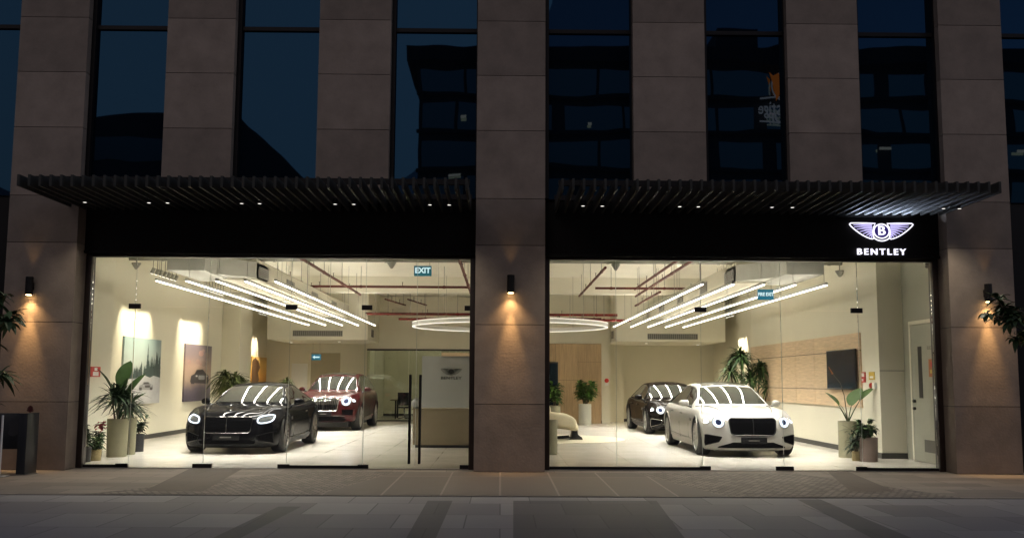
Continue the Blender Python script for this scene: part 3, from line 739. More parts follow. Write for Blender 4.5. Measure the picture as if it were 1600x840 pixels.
def pic1(t, F):
    mb = MB(); rnd = random.Random(3)
    for k in range(80):
        x = rnd.uniform(.05, 1.0); h = (.10 + .40 * x ** 1.2 * rnd.uniform(.45, 1.0)); y = .36 + rnd.uniform(-.03, .04); wd = .030 + .028 * rnd.random()
        d = .0005 + .00006 * k
        if k == 70: x, h, wd = .62, .60, .06
        h = min(h, .6)
        pts = []
        for i in range(6): f = i / 6; pts += [(min(.998, x + wd * (1 - f) * 1.0), y + h * f), (min(.996, x + wd * (1 - f) * .55), y + h * (f + .06))]
        pts.append((min(.995, x), y + h)); pts2 = [(max(.002, 2 * x - p), q) for p, q in reversed(pts[:-1])]
        mb.prism([(min(p, .998), min(q, .985)) for p, q in pts + pts2], F, d, d + .0004)
    mb.build('printed_pines', M['ink_green'], t)
    MB().prism([(.002, .0), (.998, 0), (.998, .40), (.8, .43), (.7, .40), (.5, .44), (.3, .385), (.002, .37)], F, .0065, .0072).build('printed_snowbank', M['ink_snow'], t)
    carshape(t, lambda p, q, s: F(p, q, s + .0075), .6, .27, .2, M['ink_grey'], M['ink_dark'], M['ink_dark'], .5)
def pic2(t, F):
    rnd = random.Random(5)
    for k in range(7):
        x, y, r = rnd.uniform(.12, .85), rnd.uniform(.62, .93), rnd.uniform(.05, .11)
        MB().prism([(x + r * math.cos(i * PI / 10), y + r * .55 * math.sin(i * PI / 10)) for i in range(20)], F, .0004 + k * .0002, .0005 + k * .0002).build('printed_bokeh', mat('bokeh_ink', (.25 + .08 * rnd.random(), .20, .19), .6), t)
    carshape(t, lambda p, q, s: F(p, q, s + .003), .55, .43, .36, M['ink_dark'], M['ink_grey'], M['ink_dark'], .56)
def pic3(t, F):
    MB().prism([(.002, .0), (.4, 0), (.36, .3), (.5, .42), (.42, .6), (.55, .74), (.42, .9), (.2, .97), (.002, .9)], F, .0005, .001).build('printed_rock', M['ink_brown'], t)
    MB().prism([(.002, .0), (.998, 0), (.998, .12), (.7, .2), (.4, .14), (.002, .22)], F, .0014, .002).build('printed_ground', M['ink_dark'], t)
Yp = lambda u: (LWX - 0) and None
def wallY(u, v):
    # depth at which the line of sight through (u, v) meets the left wall
    d = at(u, v, 1) - CAM; return LWX / d.x
poster(wallY(190, 560), wallY(248, 560), .90, 2.50, 'tall picture of a white car in a snowy pine forest', M['p1'], pic1)
poster(wallY(286, 580), wallY(327, 580), .88, 2.50, 'tall purple dusk picture with a small dark car', M['p2'], pic2)
poster(wallY(391, 580), wallY(415, 580) - .1, .9, 2.32, 'orange sunset picture near the back corner', M['p3'], pic3)

# ------------------------------------------------------------------ right wall: oak panel and screen
def rwallY(u, v):
    d = at(u, v, 1) - CAM; return RWX / d.x
ya, yb = rwallY(1347, 570), 30.195
op = thing('oak_wall_panel', (RWX, (ya + yb) / 2, 1.0), 'pale oak wall panel in large squares behind the dark screen', 'wall panel')
mb = MB(); ny = 6
zr_ = [.98, 1.36, 2.18, 2.56]
for k in range(ny):
    a = ya + (yb - ya) * k / ny; b = ya + (yb - ya) * (k + 1) / ny
    for c, d in zip(zr_, zr_[1:]): mb.box(RWX - .035, RWX - .003, a + .008, b - .008, c + .008, d - .008)
mb.build('veneer_boards', M['oak'], op)
MB().box(RWX - .028, RWX - .002, ya + .02, yb - .01, .99, 2.55).build('backing', M['skirt'], op)
tv = thing('wall_screen', (RWX - .07, 23.7, 1.3), 'dark flat screen mounted on the oak panel', 'screen')
y2 = rwallY(1299, 570)
MB().box(RWX - .11, RWX - .064, ya + .12, y2, 1.37, 2.22).build('casing', M['dark'], tv, bevel=.004)
MB().box(RWX - .113, RWX - .1101, ya + .135, y2 - .015, 1.385, 2.205).build('display', M['screen'], tv)

# ------------------------------------------------------------------ reception
rw = thing('reception_backdrop', (-.6, 25.6, 0), 'grey backdrop panel with dark winged emblem behind the desk', 'backdrop panel')
bx0, bx1 = ax(659, 600, 25.6), 1.05
zt = az(700, 556, 25.6)
MB().box(bx0, bx1, 25.6, 25.75, FL, zt).build('panel', M['frost'], rw, bevel=.004)
MB().box(ax(690, 560, 25.58), bx1, 25.5, 25.85, zt + .002, zt + .09).build('top_shelf', M['oak'], rw, bevel=.004)
for z in (1.25, 1.9): MB().box(bx0, bx1, 25.597, 25.5995, z, z + .006).build('panel_joint', M['duct'], rw)
def wing_emblem(fn, s, parent, mo, mfe, mdisc, mring, depth=.02):
    """winged B badge: two wings of feathers, a ringed disc and the letter B; fn(x, y, t)"""
    for sg in (-1, 1):
        out = [(.19, .325), (.5, .338), (.8, .338), (.98, .334), (1.02, .315), (1.03, .29), (1.0, .245), (.95, .19), (.88, .12), (.80, .05), (.70, -.03), (.60, -.10), (.48, -.165), (.38, -.205), (.30, -.222), (.245, -.20), (.27, -.08), (.275, .06), (.25, .2)]
        n = len(out)
        w_ = MB().tube([fn(sg * p * s, q * s, depth * .6) for p, q in out], .020 * s, 8, closed=True).build('wing_outline', mo, parent, smooth=True)
        fe = MB()
        for k in range(8):
            f0 = k / 8; y_in = .27 - .45 * f0; x_in = .30
            tip = [(.90, .27), (.88, .20), (.80, .12), (.70, .035), (.60, -.04), (.50, -.10), (.41, -.145), (.33, -.18)][k]
            mx = ((x_in + tip[0]) / 2, (y_in + tip[1]) / 2 + .02)
            pts = [(x_in, y_in), mx, tip]
            fe.tube([fn(sg * p * s, q * s, depth * .5) for p, q in pts], [.021 * s, .021 * s, .009 * s], 6)
        fe.build('feathers', mfe, w_)
    circ = lambda r, n=40: [(r * math.cos(2 * PI * k / n), r * math.sin(2 * PI * k / n) + .055) for k in range(n)]
    MB().prism([(p * s, q * s) for p, q in circ(.25)], fn, 0, depth * .5).build('badge_disc', mdisc, parent)
    MB().tube([fn(p * s, q * s, depth * .7) for p, q in circ(.25)], .022 * s, 8, closed=True).build('badge_ring', mring, parent, smooth=True)
    arc = [(.345 * math.cos(R(a)), .345 * math.sin(R(a)) + .055) for a in range(218, 323, 8)]
    MB().tube([fn(p * s, q * s, depth * .7) for p, q in arc], .022 * s, 8).build('badge_arc', mring, parent, smooth=True)
    text_mb('B', .46 * s, lambda x, y, t: fn(x, y + .060 * s, t + depth * .55), depth * .4, .008 * s, 1.0).build('badge_letter', mring, parent)
ec = at(705, 581, 25.58)
wing_emblem(lambda x, y, t: Vector((ec.x + x, 25.595 - t, ec.z + y)), .25, rw, M['logo_dark'], M['logo_dark'], M['logo_dark'], M['logo_dark'], .02)
text_mb('BENTLEY', .105, lambda x, y, t: Vector((ec.x + x, 25.597 - t, ec.z - .15 + y)), .01, .0008, 1.25).build('lettering', M['logo_dark'], rw)
dy = 22.6
dk = thing('reception_desk', (-.6, dy, 0), 'long brown reception desk before the grey backdrop', 'desk')
dx0, dx1 = ax(645, 660, dy), 1.0
zd = az(700, 638, dy)
MB().box(dx0 + .0, dx1, dy, dy + .75, FL + .06, zd - .03).build('desk_body', M['desk'], dk, bevel=.008)
MB().box(dx0 - .02, dx1 + .02, dy - .02, dy + .78, zd - .029, zd).build('desk_top', M['desk'], dk, bevel=.005)
MB().box(dx0 + .05, dx1 - .05, dy + .05, dy + .7, FL, FL + .059).build('plinth', M['skirt'], dk)
vz = thing('glass_vase', (ax(651, 620, dy + .3), dy + .3, zd), 'rounded grey vase on the end of the reception desk', 'vase')
MB().lathe([(.05, 0), (.10, .03), (.12, .10), (.10, .17), (.05, .21), (.055, .23)], 20, (ax(651, 620, dy + .3), dy + .3, zd)).build('vase_body', M['frost'], vz, smooth=True)
# dark screen on the wood wall, lounge chair, pot, rug
ds = thing('tall_black_screen', (1.15, 35.9, 0), 'tall black display panel leaning on the oak wall', 'display')
xa, xb = ax(852, 600, 35.9), ax(872, 600, 35.9)
MB().box(xa - .4, xb, 35.86, 35.945, .35, az(866, 565, 35.9)).build('casing', M['dark'], ds, bevel=.006)
MB().box(xa - .36, xb - .04, 35.855, 35.8595, .40, az(866, 568, 35.9)).build('display_face', M['screen'], ds)
rgc = at(880, 686, 26.4)
rug = MB().lathe([(2.0, 0), (2.0, .010)], 64, (ax(855, 680, 26.2), 26.2, FL + .002)).build('round_rug', M['rug']); tag(rug, 'round beige rug under the cream lounge chair', 'rug')
lc = thing('lounge_chair', (ax(878, 680, 26), 26.0, FL), 'cream upholstered lounge chair on a dark swivel base', 'armchair')
lx, ly = ax(872, 680, 26), 26.0
def blob(fn, nu=20, nv=12):
    mb = MB(); vs = []; fs = []
    for i in range(nv + 1):
        for j in range(nu):
            a = -PI / 2 + PI * i / nv; b = 2 * PI * j / nu
            vs.append(fn(math.cos(a) * math.cos(b), math.cos(a) * math.sin(b), math.sin(a)))
    for i in range(nv):
        for j in range(nu): fs.append((i * nu + j, i * nu + (j + 1) % nu, (i + 1) * nu + (j + 1) % nu, (i + 1) * nu + j))
    return mb.add(vs, fs)
sq = lambda t, p=.55: math.copysign(abs(t) ** p, t)
blob(lambda x, y, z: Vector((lx + .10 + .42 * sq(x), ly + .40 * sq(y), .42 + .13 * sq(z, .6) - .10 * (x)))).build('seat', M['lounge'], lc, smooth=True)
blob(lambda x, y, z: Vector((lx - .30 + .12 * sq(x) - .12 * z, ly + .42 * sq(y), .70 + .36 * sq(z, .6)))).build('backrest', M['lounge'], lc, smooth=True)
for s_ in (-1, 1):
    blob(lambda x, y, z: Vector((lx + .05 + .40 * sq(x), ly + s_ * .42 + .08 * sq(y), .52 + .17 * sq(z, .7) - .10 * x))).build('armrest', M['lounge'], lc, smooth=True)
MB().prism([(.26, .0), (.62, 0), (.60, .06), (.50, .12), (.46, .34), (.36, .34), (.34, .1)], lambda p, q, t: Vector((lx + p, ly + t, FL + .012 + q)), -.22, .22).build('base', M['dark'], lc, bevel=.01)
MB().tube([(lx - .35, ly - .3, FL + .03), (lx + .3, ly - .3, FL + .08)], .02).tube([(lx - .35, ly + .3, FL + .03), (lx + .3, ly + .3, FL + .08)], .02).build('runner', M['dark'], lc)

# ------------------------------------------------------------------ plants
def blade(mb, o, az_, el, L_, w_, droop, n=6, mi=0, rnd=random, twist=0):
    """one arching leaf: two faces wide with a fold, tapered both ends"""
    d = Vector((math.cos(az_) * math.cos(el), math.sin(az_) * math.cos(el), math.sin(el)))
    sd = Vector((-math.sin(az_), math.cos(az_), 0)); vs = []; fs = []
    for i in range(n + 1):
        t = i / n; p = Vector(o) + d * (L_ * t) + Vector((0, 0, -droop * L_ * t * t))
        ww = w_ * (math.sin(PI * min(1, .12 + .88 * t)) ** .8) if i < n else 0.001
        up = Vector((0, 0, ww * .3))
        s2 = (sd * math.cos(twist) + Vector((0, 0, 1)) * math.sin(twist))
        vs += [p - s2 * ww + up, p, p + s2 * ww + up]
    for i in range(n):
        a = i * 3; fs += [(a, a + 1, a + 4, a + 3), (a + 1, a + 2, a + 5, a + 4)]
    mb.add(vs, fs, mi)
def pot(kind, x, y, r, h, m_, t, taper=.92):
    z = FL
    p_ = MB().lathe([(r * taper, 0), (r, h * .97), (r * .99, h), (r * .9, h), (r * .88, h - .05)], 28, (x, y, z), cap=True).build('pot', M[m_], t, smooth=True)
    return z + h - .045
def potted(name, label, cat, x, y, r, h, pm, foliage, group='indoor plants', taper=.92):
    t = thing(name, (x, y, FL), label, cat, group)
    z = pot('p', x, y, r, h, pm, t, taper)
    MB().lathe([(r * .87, -.02), (r * .87, .012)], 20, (x, y, z)).build('soil', M['soil'], t)
    foliage(t, x, y, z + .01)
    return t
def paddle(mb, st, o, az_, el, L_, w_, lean=.15, leafL=.55):
    """bird-of-paradise leaf: long stalk and a broad pointed blade"""
    d = Vector((math.cos(az_) * math.cos(el), math.sin(az_) * math.cos(el), math.sin(el)))
    tip = Vector(o) + d * L_
    st.tube([o, Vector(o) + d * L_ * .5 + Vector((0, 0, .02)), tip], [.014, .011, .008], 6)
    n = 8; sd = Vector((-math.sin(az_ + .6), math.cos(az_ + .6), 0)); vs = []; fs = []
    d2 = (d + Vector((math.cos(az_), math.sin(az_), 0)) * lean).normalized()
    for i in range(n + 1):
        t = i / n; p = tip + d2 * leafL * t + Vector((math.cos(az_), math.sin(az_), -1)) * (.14 * leafL * t * t)
        ww = w_ * math.sin(PI * (t * .93 + .05)) ** .7 if i < n else .002
        up = Vector((math.cos(az_), math.sin(az_), 0)) * -ww * .25
        vs += [p - sd * ww + up, p, p + sd * ww + up]
    for i in range(n): a = i * 3; fs += [(a, a + 1, a + 4, a + 3), (a + 1, a + 2, a + 5, a + 4)]
    mb.add(vs, fs)
def palm_foliage(h, n, L_, w_, m_, droop=.55, stems=3, spread=.12, cl=None, seed=1):
    def fn(t, x, y, z):
        rnd = random.Random(seed); mb = MB(); st = MB()
        for s_ in range(stems):
            hh = h * (1 - .28 * s_ / max(1, stems - 1) if stems > 1 else 1)
            bx, by = x + rnd.uniform(-spread, spread), y + rnd.uniform(-spread, spread)
            st.tube([(x + (bx - x) * .5, y + (by - y) * .5, z), (bx, by, z + hh * .6), (bx, by, z + hh)], .018, 6)
            for k in range(n):
                a = rnd.uniform(0, 2 * PI); e = rnd.uniform(-.15, 1.35)
                blade(mb, (bx, by, z + hh - rnd.uniform(0, .14)), a, e, L_ * rnd.uniform(.65, 1.1), w_ * rnd.uniform(.8, 1.2), droop * rnd.uniform(.6, 1.2))
        mb.build('leaves', M[m_], t, smooth=True); st.build('stem', M['bark'], t, smooth=True)
    return fn
def bush_foliage(h, r, n, L_, w_, m_, seed=2, extra=None):
    def fn(t, x, y, z):
        rnd = random.Random(seed); mb = MB(); st = MB()
        for k in range(max(6, n // 14)):
            a = rnd.uniform(0, 2 * PI); rad = r * rnd.uniform(.2, .9); hh = h * rnd.uniform(.5, 1)
            tp = Vector((x + rad * math.cos(a), y + rad * math.sin(a), z + hh)); b0 = Vector((x + rad * .2 * math.cos(a), y + rad * .2 * math.sin(a), z - .01))
            st.tube([b0, b0.lerp(tp, .5) + Vector((0, 0, .05)), tp], [.008, .006, .004], 5)
            for q in range(14):
                p = b0.lerp(tp, rnd.uniform(.3, 1.0)); blade(mb, p, a + rnd.uniform(-1.8, 1.8), rnd.uniform(-.2, 1.1), L_ * rnd.uniform(.6, 1.15), w_ * rnd.uniform(.7, 1.2), rnd.uniform(.2, .6), 4)
        mb.build('leaves', M[m_], t, smooth=True); st.build('stem', M['bark'], t)
        if extra: extra(t, x, y, z, rnd)
    return fn
Yl = 19.4
# left cluster
def strelitzia(t, x, y, z, specs=None, m_='leaf'):
    mb = MB(); st = MB()
    for (a, e, L_, w_, lf) in specs: paddle(mb, st, (x, y, z), a, e, L_, w_, .18, lf)
    mb.build('leaves', M[m_], t, smooth=True); st.build('stem', M['leaf'], t, smooth=True)
def left_tall(t, x, y, z):
    strelitzia(t, x, y, z, [(PI, 1.32, .55, .11, .60), (1.2, 1.52, .62, .14, .64), (.4, 1.28, .50, .115, .56), (5.6, 1.42, .42, .11, .52), (.2, 1.02, .32, .09, .42)])
x_ = ax(183, 690, 19.6)
potted('potted_strelitzia', 'broad leaved plant in the large sage pot by the forest picture', 'plant', x_, 19.6, .20, .72, 'pot_sage', lambda t, x, y, z: (left_tall(t, x, y, z), palm_foliage(.52, 46, .62, .024, 'leaf_dark', .5, 4, .14, seed=4)(t, x, y, z)))
potted('potted_palm', 'narrow leaved palm in the sage pot just behind the larger one', 'plant', ax(199, 690, 20.1), 20.2, .13, .72, 'pot_sage', palm_foliage(.26, 30, .52, .02, 'leaf_dark', .5, 3, .1, seed=9))
potted('potted_shrub', 'bushy plant in the black pot on the left skirting side', 'plant', ax(211, 690, 20.9), 21.0, .15, .36, 'pot_black', bush_foliage(.40, .22, 130, .17, .035, 'leaf_dark', 11))
def poinsettia(t, x, y, z, rnd):
    mb = MB()
    for k in range(34): blade(mb, (x + .08 + rnd.uniform(-.08, .08), y + rnd.uniform(-.08, .08), z + .40 + rnd.uniform(-.06, .08)), rnd.uniform(0, 6.28), rnd.uniform(-.2, .7), .12, .03, .4, 4)
    mb.build('red_flowers', M['leaf_red'], t)
potted('potted_poinsettia', 'low plant with red flowers in a tan basket pot', 'plant', ax(144, 700, 18.6), 18.7, .13, .20, 'pot_tan', bush_foliage(.30, .20, 120, .15, .035, 'leaf', 21))
potted('potted_flower', 'small red flowered plant half behind the tan basket plant', 'plant', ax(152, 690, 19.6), 19.6, .10, .2, 'pot_black', bush_foliage(.36, .10, 50, .12, .03, 'leaf_dark', 25, poinsettia))
potted('potted_fern', 'dim spiky plant tight against the left glass frame', 'plant', ax(131, 690, 18.3), 18.35, .12, .26, 'pot_black', bush_foliage(.45, .16, 90, .2, .022, 'leaf_dark', 31))
# behind the black coupe
potted('potted_palm', 'full arching palm between the coupe and the left wall', 'plant', ax(365, 620, 29.9), 29.6, .22, .5, 'pot_sage', palm_foliage(1.12, 120, .74, .022, 'leaf_olive', .9, 5, .24, seed=14))
potted('potted_palm', 'round olive plant seen over the coupe roof, before the service door', 'plant', ax(440, 620, 33), 33.0, .2, .5, 'pot_sage', palm_foliage(.98, 80, .46, .022, 'leaf_olive', .85, 4, .18, seed=15))
# back right
potted('potted_tree', 'leafy green plant in a pale cylinder pot before the oak wall', 'plant', ax(914, 655, 34.8), 34.8, .22, .72, 'pot_grey', bush_foliage(.85, .42, 330, .28, .06, 'leaf_light', 41), taper=1)
potted('potted_tree', 'light green plant before the tall black screen', 'plant', ax(866, 655, 33), 33.0, .2, .70, 'pot_sage', bush_foliage(.85, .22, 160, .25, .055, 'leaf_light', 43), taper=1)
pt = thing('empty_pot', (ax(861, 700, 20.6), 20.7, FL), 'sage cylinder pot beside the centre pier inside the right glass', 'pot')
pot('p', ax(860.5, 700, 20.6), 20.7, .14, .70, 'pot_sage', pt, 1.0)
def dracaena(t, x, y, z):
    rnd = random.Random(8); mb = MB(); st = MB()
    for (dx, dy_, hh, n) in ((-.16, 0, 1.78, 110), (.42, .1, 1.45, 85), (.05, -.2, 1.2, 50), (.62, 0, 1.0, 40), (-.42, .1, 1.38, 46)):
        tp = Vector((x + dx, y + dy_, z + hh)); st.tube([(x + dx * .2, y + dy_ * .2, z), (x + dx * .8, y + dy_, z + hh * .5), tp], [.035, .028, .02], 7)
        for k in range(int(n * 1.9)):
            blade(mb, tp + Vector((0, 0, rnd.uniform(-.16, .06))), rnd.uniform(0, 6.28), rnd.uniform(-.1, 1.45), rnd.uniform(.36, .66), .026, rnd.uniform(.4, .95), 5)
    mb.build('leaves', M['leaf'], t, smooth=True); st.build('stem', M['bark'], t, smooth=True)
potted('potted_dracaena', 'tall bushy dracaena behind the white car', 'plant', ax(1165, 640, 28.6), 28.4, .25, .45, 'pot_sage', dracaena)
potted('potted_palm', 'little dark plant top showing over the brown sedan', 'plant', ax(1050, 620, 35), 35.2, .2, .7, 'pot_sage', palm_foliage(.45, 26, .34, .02, 'leaf_dark', .8, 3, .1, seed=16))
# right cluster
def right_tall(t, x, y, z):
    strelitzia(t, x, y, z, [(2.75, 1.12, .40, .10, .36), (.35, 1.30, .36, .14, .46), (.05, 1.05, .52, .10, .40), (2.2, 1.25, .22, .07, .22)], 'leaf_mid')
    b = MB(); b.tube([(x, y, z), (x - .06, y, z + .55), (x - .14, y, z + .80), (x - .30, y, z + 1.0)], [.012, .010, .012, .006], 6)
    b.build('flower_stalk', M['bark'], t, smooth=True)
    MB().tube([(x - .28, y, z + .97), (x - .36, y, z + 1.12)], [.02, .004], 6).build('flower_bud', M['orange'], t)
potted('potted_strelitzia', 'bird of paradise plant in the tall sage pot under the screen', 'plant', ax(1326, 690, 20.3), 20.3, .20, .72, 'pot_sage', right_tall, taper=1)
potted('potted_grass', 'spiky dark plant in the little tan pot between two taller pots', 'plant', ax(1339, 700, 19.4), 19.45, .085, .18, 'pot_tan', bush_foliage(.5, .2, 150, .24, .02, 'leaf_dark', 51))
potted('potted_fern', 'leafy plant in the taupe pot beside the grey column', 'plant', ax(1360, 700, 19.2), 19.3, .175, .45, 'pot_brown', bush_foliage(.36, .26, 190, .15, .035, 'leaf', 52))

# ------------------------------------------------------------------ small wall items
def plate(name, label, cat, face, a, b, z0, z1, x, m_, group=None, bands=()):
    """small sign: face 'x' on a side wall (a, b = depth range), face 'y' on a front face (a, b = x range)"""
    if face == 'x':
        s_ = 1 if x < 0 else -1; bx = lambda t0, t1, a_, b_, c, d: MB().box(min(x + s_ * t0, x + s_ * t1), max(x + s_ * t0, x + s_ * t1), a_, b_, c, d)
        cx, cy = x, (a + b) / 2
    else:
        bx = lambda t0, t1, a_, b_, c, d: MB().box(a_, b_, x - t1, x - t0, c, d); cx, cy = (a + b) / 2, x
    t = thing(name, (cx, cy, z0), label, cat, group)
    bx(.001, .015, a, b, z0, z1).build('board', M[m_], t)
    for (q0, q1, p0, p1, mm) in bands:
        bx(.0155, .018, a + (b - a) * p0, a + (b - a) * p1, z0 + (z1 - z0) * q0, z0 + (z1 - z0) * q1).build('marking', M[mm], t)
    return t
plate('fire_call_sign', 'red fire notice on the white nib wall by the left plants', 'sign', 'x', 20.25, 20.72, az(157, 588, 19), az(157, 571, 19), -8.22, 'red_paint', bands=[(.1, .5, .2, .8, 'white'), (.6, .9, .35, .65, 'white')])
FY = 19.975
xx = lambda u: ax(u, 600, FY)
plate('fire_notice', 'red and white fire notice on the white wall edge by the screen', 'sign', 'x', 20.75, 21.15, az(1359, 597, 21), az(1359, 581, 21), RWX, 'red_paint', bands=[(.55, .9, .15, .85, 'white'), (.12, .35, .3, .7, 'white')])
plate('safety_notice', 'small yellow notice beside the red fire notice', 'sign', 'x', 20.25, 20.55, az(1366, 593, 21), az(1366, 581, 21), RWX, 'yellow', bands=[(.2, .45, .2, .8, 'white')])
hb = thing('fire_bell', (RWX - .05, 20.3, az(1364, 603, 20.5)), 'round red fire bell under the two notices', 'fire bell')
MB().lathe([(.015, -.07), (.05, -.055), (.062, -.02), (.062, 0)], 18, (RWX - .001, 20.4, az(1364, 602, 20.5)), 'x').build('gong', M['red_paint'], hb, smooth=True)
MB().box(RWX - .06, RWX - .001, 20.15, 20.27, az(1364, 602, 20.5) - .06, az(1364, 602, 20.5) + .06).build('back_box', M['white'], hb)
al = thing('alarm_point', (ax(948, 597, 35.93), 35.93, az(948, 597, 35.93)), 'small red alarm point on the oak wall right of the plant', 'alarm')
MB().lathe([(.03, -.05), (.07, -.04), (.08, 0)], 16, (ax(948, 594, 35.94), 35.945, az(948, 594, 35.93)), 'y').build('bell', M['red_paint'], al, smooth=True)
MB().box(ax(945, 600, 35.93), ax(951, 600, 35.93), 35.92, 35.945, az(948, 602, 35.93), az(948, 598, 35.93)).build('call_box', M['white'], al)
# alcove door on the side wall
DX = 8.05
def dwY(u, v):
    d = at(u, v, 1) - CAM; return DX / d.x
ad = thing('alcove_door', (DX, 18.9, 0), 'white side door with narrow vision slot and low louvre', 'door')
y0, y1 = 18.05, 19.55
leaf = MB().box(DX - .04, DX - .002, y0, y1, FL + .01, 2.62).build('leaf', M['shaded_alcove_paint'], ad, bevel=.004)
MB().box(DX - .045, DX - .0405, 19.05, 19.22, 1.22, 2.2).build('vision_slot', M['dark'], leaf)
MB().box(DX - .05, DX - .0405, 18.55, 19.05, .22, .45).build('louvre', M['grille_dark'], leaf)
hd = MB()
for z in (1.02, 1.16): hd.tube([(DX - .041, 19.42, z), (DX - .09, 19.42, z)], .028, 12)
hd.build('knob', M['dark'], leaf, smooth=True)
MB().box(DX - .05, DX - .001, y0 - .06, y0, FL, 2.70).box(DX - .05, DX - .001, y1, y1 + .06, FL, 2.70).box(DX - .05, DX - .001, y0, y1, 2.63, 2.70).build('frame', M['paint'], ad)
text_mb('ELECTRICAL', .085, lambda x, y, t: Vector((DX - .0405 - t, 18.56 - x, 2.16 + y)), .002, 0, 1.0).build('lettering', M['grille_dark'], leaf)
plate('door_notice', 'orange notice on the white side door', 'sign', 'x', 18.45, 18.72, 1.62, 1.95, DX - .041, 'orange', bands=[(.2, .4, .2, .8, 'yellow'), (.55, .85, .3, .7, 'red_paint')])
# cctv cameras / smoke detector
cc = thing('cctv_camera', (ax(1449, 412, 17.7), 17.7, 3.6), 'small dome camera at the top right corner of the glass', 'camera')
p = at(1449, 411, 17.75)
MB().box(p.x - .05, p.x + .05, 17.72, 17.82, p.z, p.z + .06).build('mount', M['white'], cc, bevel=.01)
MB().tube([(p.x, 17.77, p.z), (p.x - .02, 17.72, p.z - .07)], .035, 12).build('camera_body', M['dchrome'], cc, smooth=True)
for (u, v, lab) in ((495, 411, 'cream cone shaped horn speaker under the left ceiling'), (962, 414, 'cream cone shaped horn speaker near the centre pier'), (1312, 424, 'cream cone shaped horn speaker above the oak panel'), (213, 412, 'cream cone shaped horn speaker above the forest picture')):
    Y_ = 21.95; p = at(u if u != 495 else 612, v, Y_)
    t = thing('ceiling_speaker', p, lab, 'speaker', 'ceiling horn speakers')
    MB().lathe([(.02, -.12), (.05, -.08), (.10, 0), (.10, .02)], 16, p).build('cone', M['duct'], t, smooth=True)
    MB().tube([(p.x, p.y, p.z + .02), (p.x, p.y, CZ)], .012, 6).build('stem', M['duct'], t)

# ------------------------------------------------------------------ outside lamps and the lit sign
def sconce(u, v, label):
    p = at(u, v, PF); x, z = p.x, p.z; yy = PF - .10
    t = thing('wall_sconce', (x, PF, z), label, 'wall lamp', 'black cylinder wall lamps')
    MB().lathe([(.055, -.15), (.062, -.145), (.062, .145), (.055, .15)], 20, (x, yy, z)).build('cylinder_body', M['black_metal'], t, smooth=True)
    MB().box(x - .04, x + .04, PF - .05, PF - .001, z - .06, z + .06).build('bracket', M['black_metal'], t)
    MB().lathe([(.045, -.158), (.045, -.152)], 16, (x, yy, z)).build('bulb', M['sconce_glow'], t)
    spotlight('sconce_down_lamp', (x, yy - .0, z - .17), (x, yy + .012, 0), 175, (1, .59, .235), 36, .95, .02, t)
    spotlight('sconce_wide_lamp', (x, yy - .0, z - .17), (x, yy, 0), 42, (1, .60, .26), 110, 1, .04, t)
    spotlight('sconce_up_lamp', (x, yy, z + .17), (x, yy + .02, 9), 4.0, (1, .60, .25), 50, .9, .03, t)
sconce(50, 447, 'black cylinder wall lamp lighting the left pier, beside the tree')
sconce(798, 444, 'black cylinder wall lamp lighting the centre pier')
sconce(1540, 458, 'black cylinder wall lamp lighting the right pier, half behind leaves')
SY = 17.11
sc_ = at(1376, 364, SY)
sg = thing('illuminated_sign', (sc_.x, SY, sc_.z), 'glowing white winged emblem and shop name on the dark fascia', 'sign')
S_ = (ax(1425, 360, SY) - ax(1326, 360, SY)) / 2 / 1.03
wing_emblem(lambda x, y, t: Vector((sc_.x + x, SY - .01 - t, sc_.z + y * .92)), S_, sg, M['sign_glow'], M['sign_violet'], M['sign_navy'], M['sign_glow'], .05)
sl_ = bpy.data.lights.new('sign_lamp', 'AREA'); sl_.shape = 'RECTANGLE'; sl_.size = 1.0; sl_.size_y = .12; sl_.energy = 16; sl_.color = (.62, .74, 1)
slo = bpy.data.objects.new('sign_lamp', sl_); COL.objects.link(slo); slo.parent = sg; slo.location = (0, -.10, .20); slo.rotation_euler = (R(212), 0, 0)
tc_ = at(1376, 394, SY)
text_mb('BENTLEY', .15, lambda x, y, t: Vector((tc_.x + x, SY - .01 - t, tc_.z + y)), .04, .0012, 1.12, space=1.34).build('lettering', M['sign_glow'], sg)

# ------------------------------------------------------------------ cars
def crv(pts):
    xs = [p[0] for p in pts]; ys = [p[1] for p in pts]; n = len(xs)
    ms = []
    for i in range(n):
        if i == 0: mm = (ys[1] - ys[0]) / (xs[1] - xs[0])
        elif i == n - 1: mm = (ys[-1] - ys[-2]) / (xs[-1] - xs[-2])
        else:
            a = (ys[i] - ys[i - 1]) / (xs[i] - xs[i - 1]); b = (ys[i + 1] - ys[i]) / (xs[i + 1] - xs[i])
            mm = 0 if a * b <= 0 else 2 * a * b / (a + b)
        ms.append(mm)
    def f(x):
        if x <= xs[0]: return ys[0]
        if x >= xs[-1]: return ys[-1]
        i = 0
        while x > xs[i + 1]: i += 1
        h = xs[i + 1] - xs[i]; t = (x - xs[i]) / h; t2, t3 = t * t, t * t * t
        return (2 * t3 - 3 * t2 + 1) * ys[i] + (t3 - 2 * t2 + t) * h * ms[i] + (-2 * t3 + 3 * t2) * ys[i + 1] + (t3 - t2) * h * ms[i + 1]
    return f
sstep = lambda t: 0 if t <= 0 else 1 if t >= 1 else t * t * (3 - 2 * t)

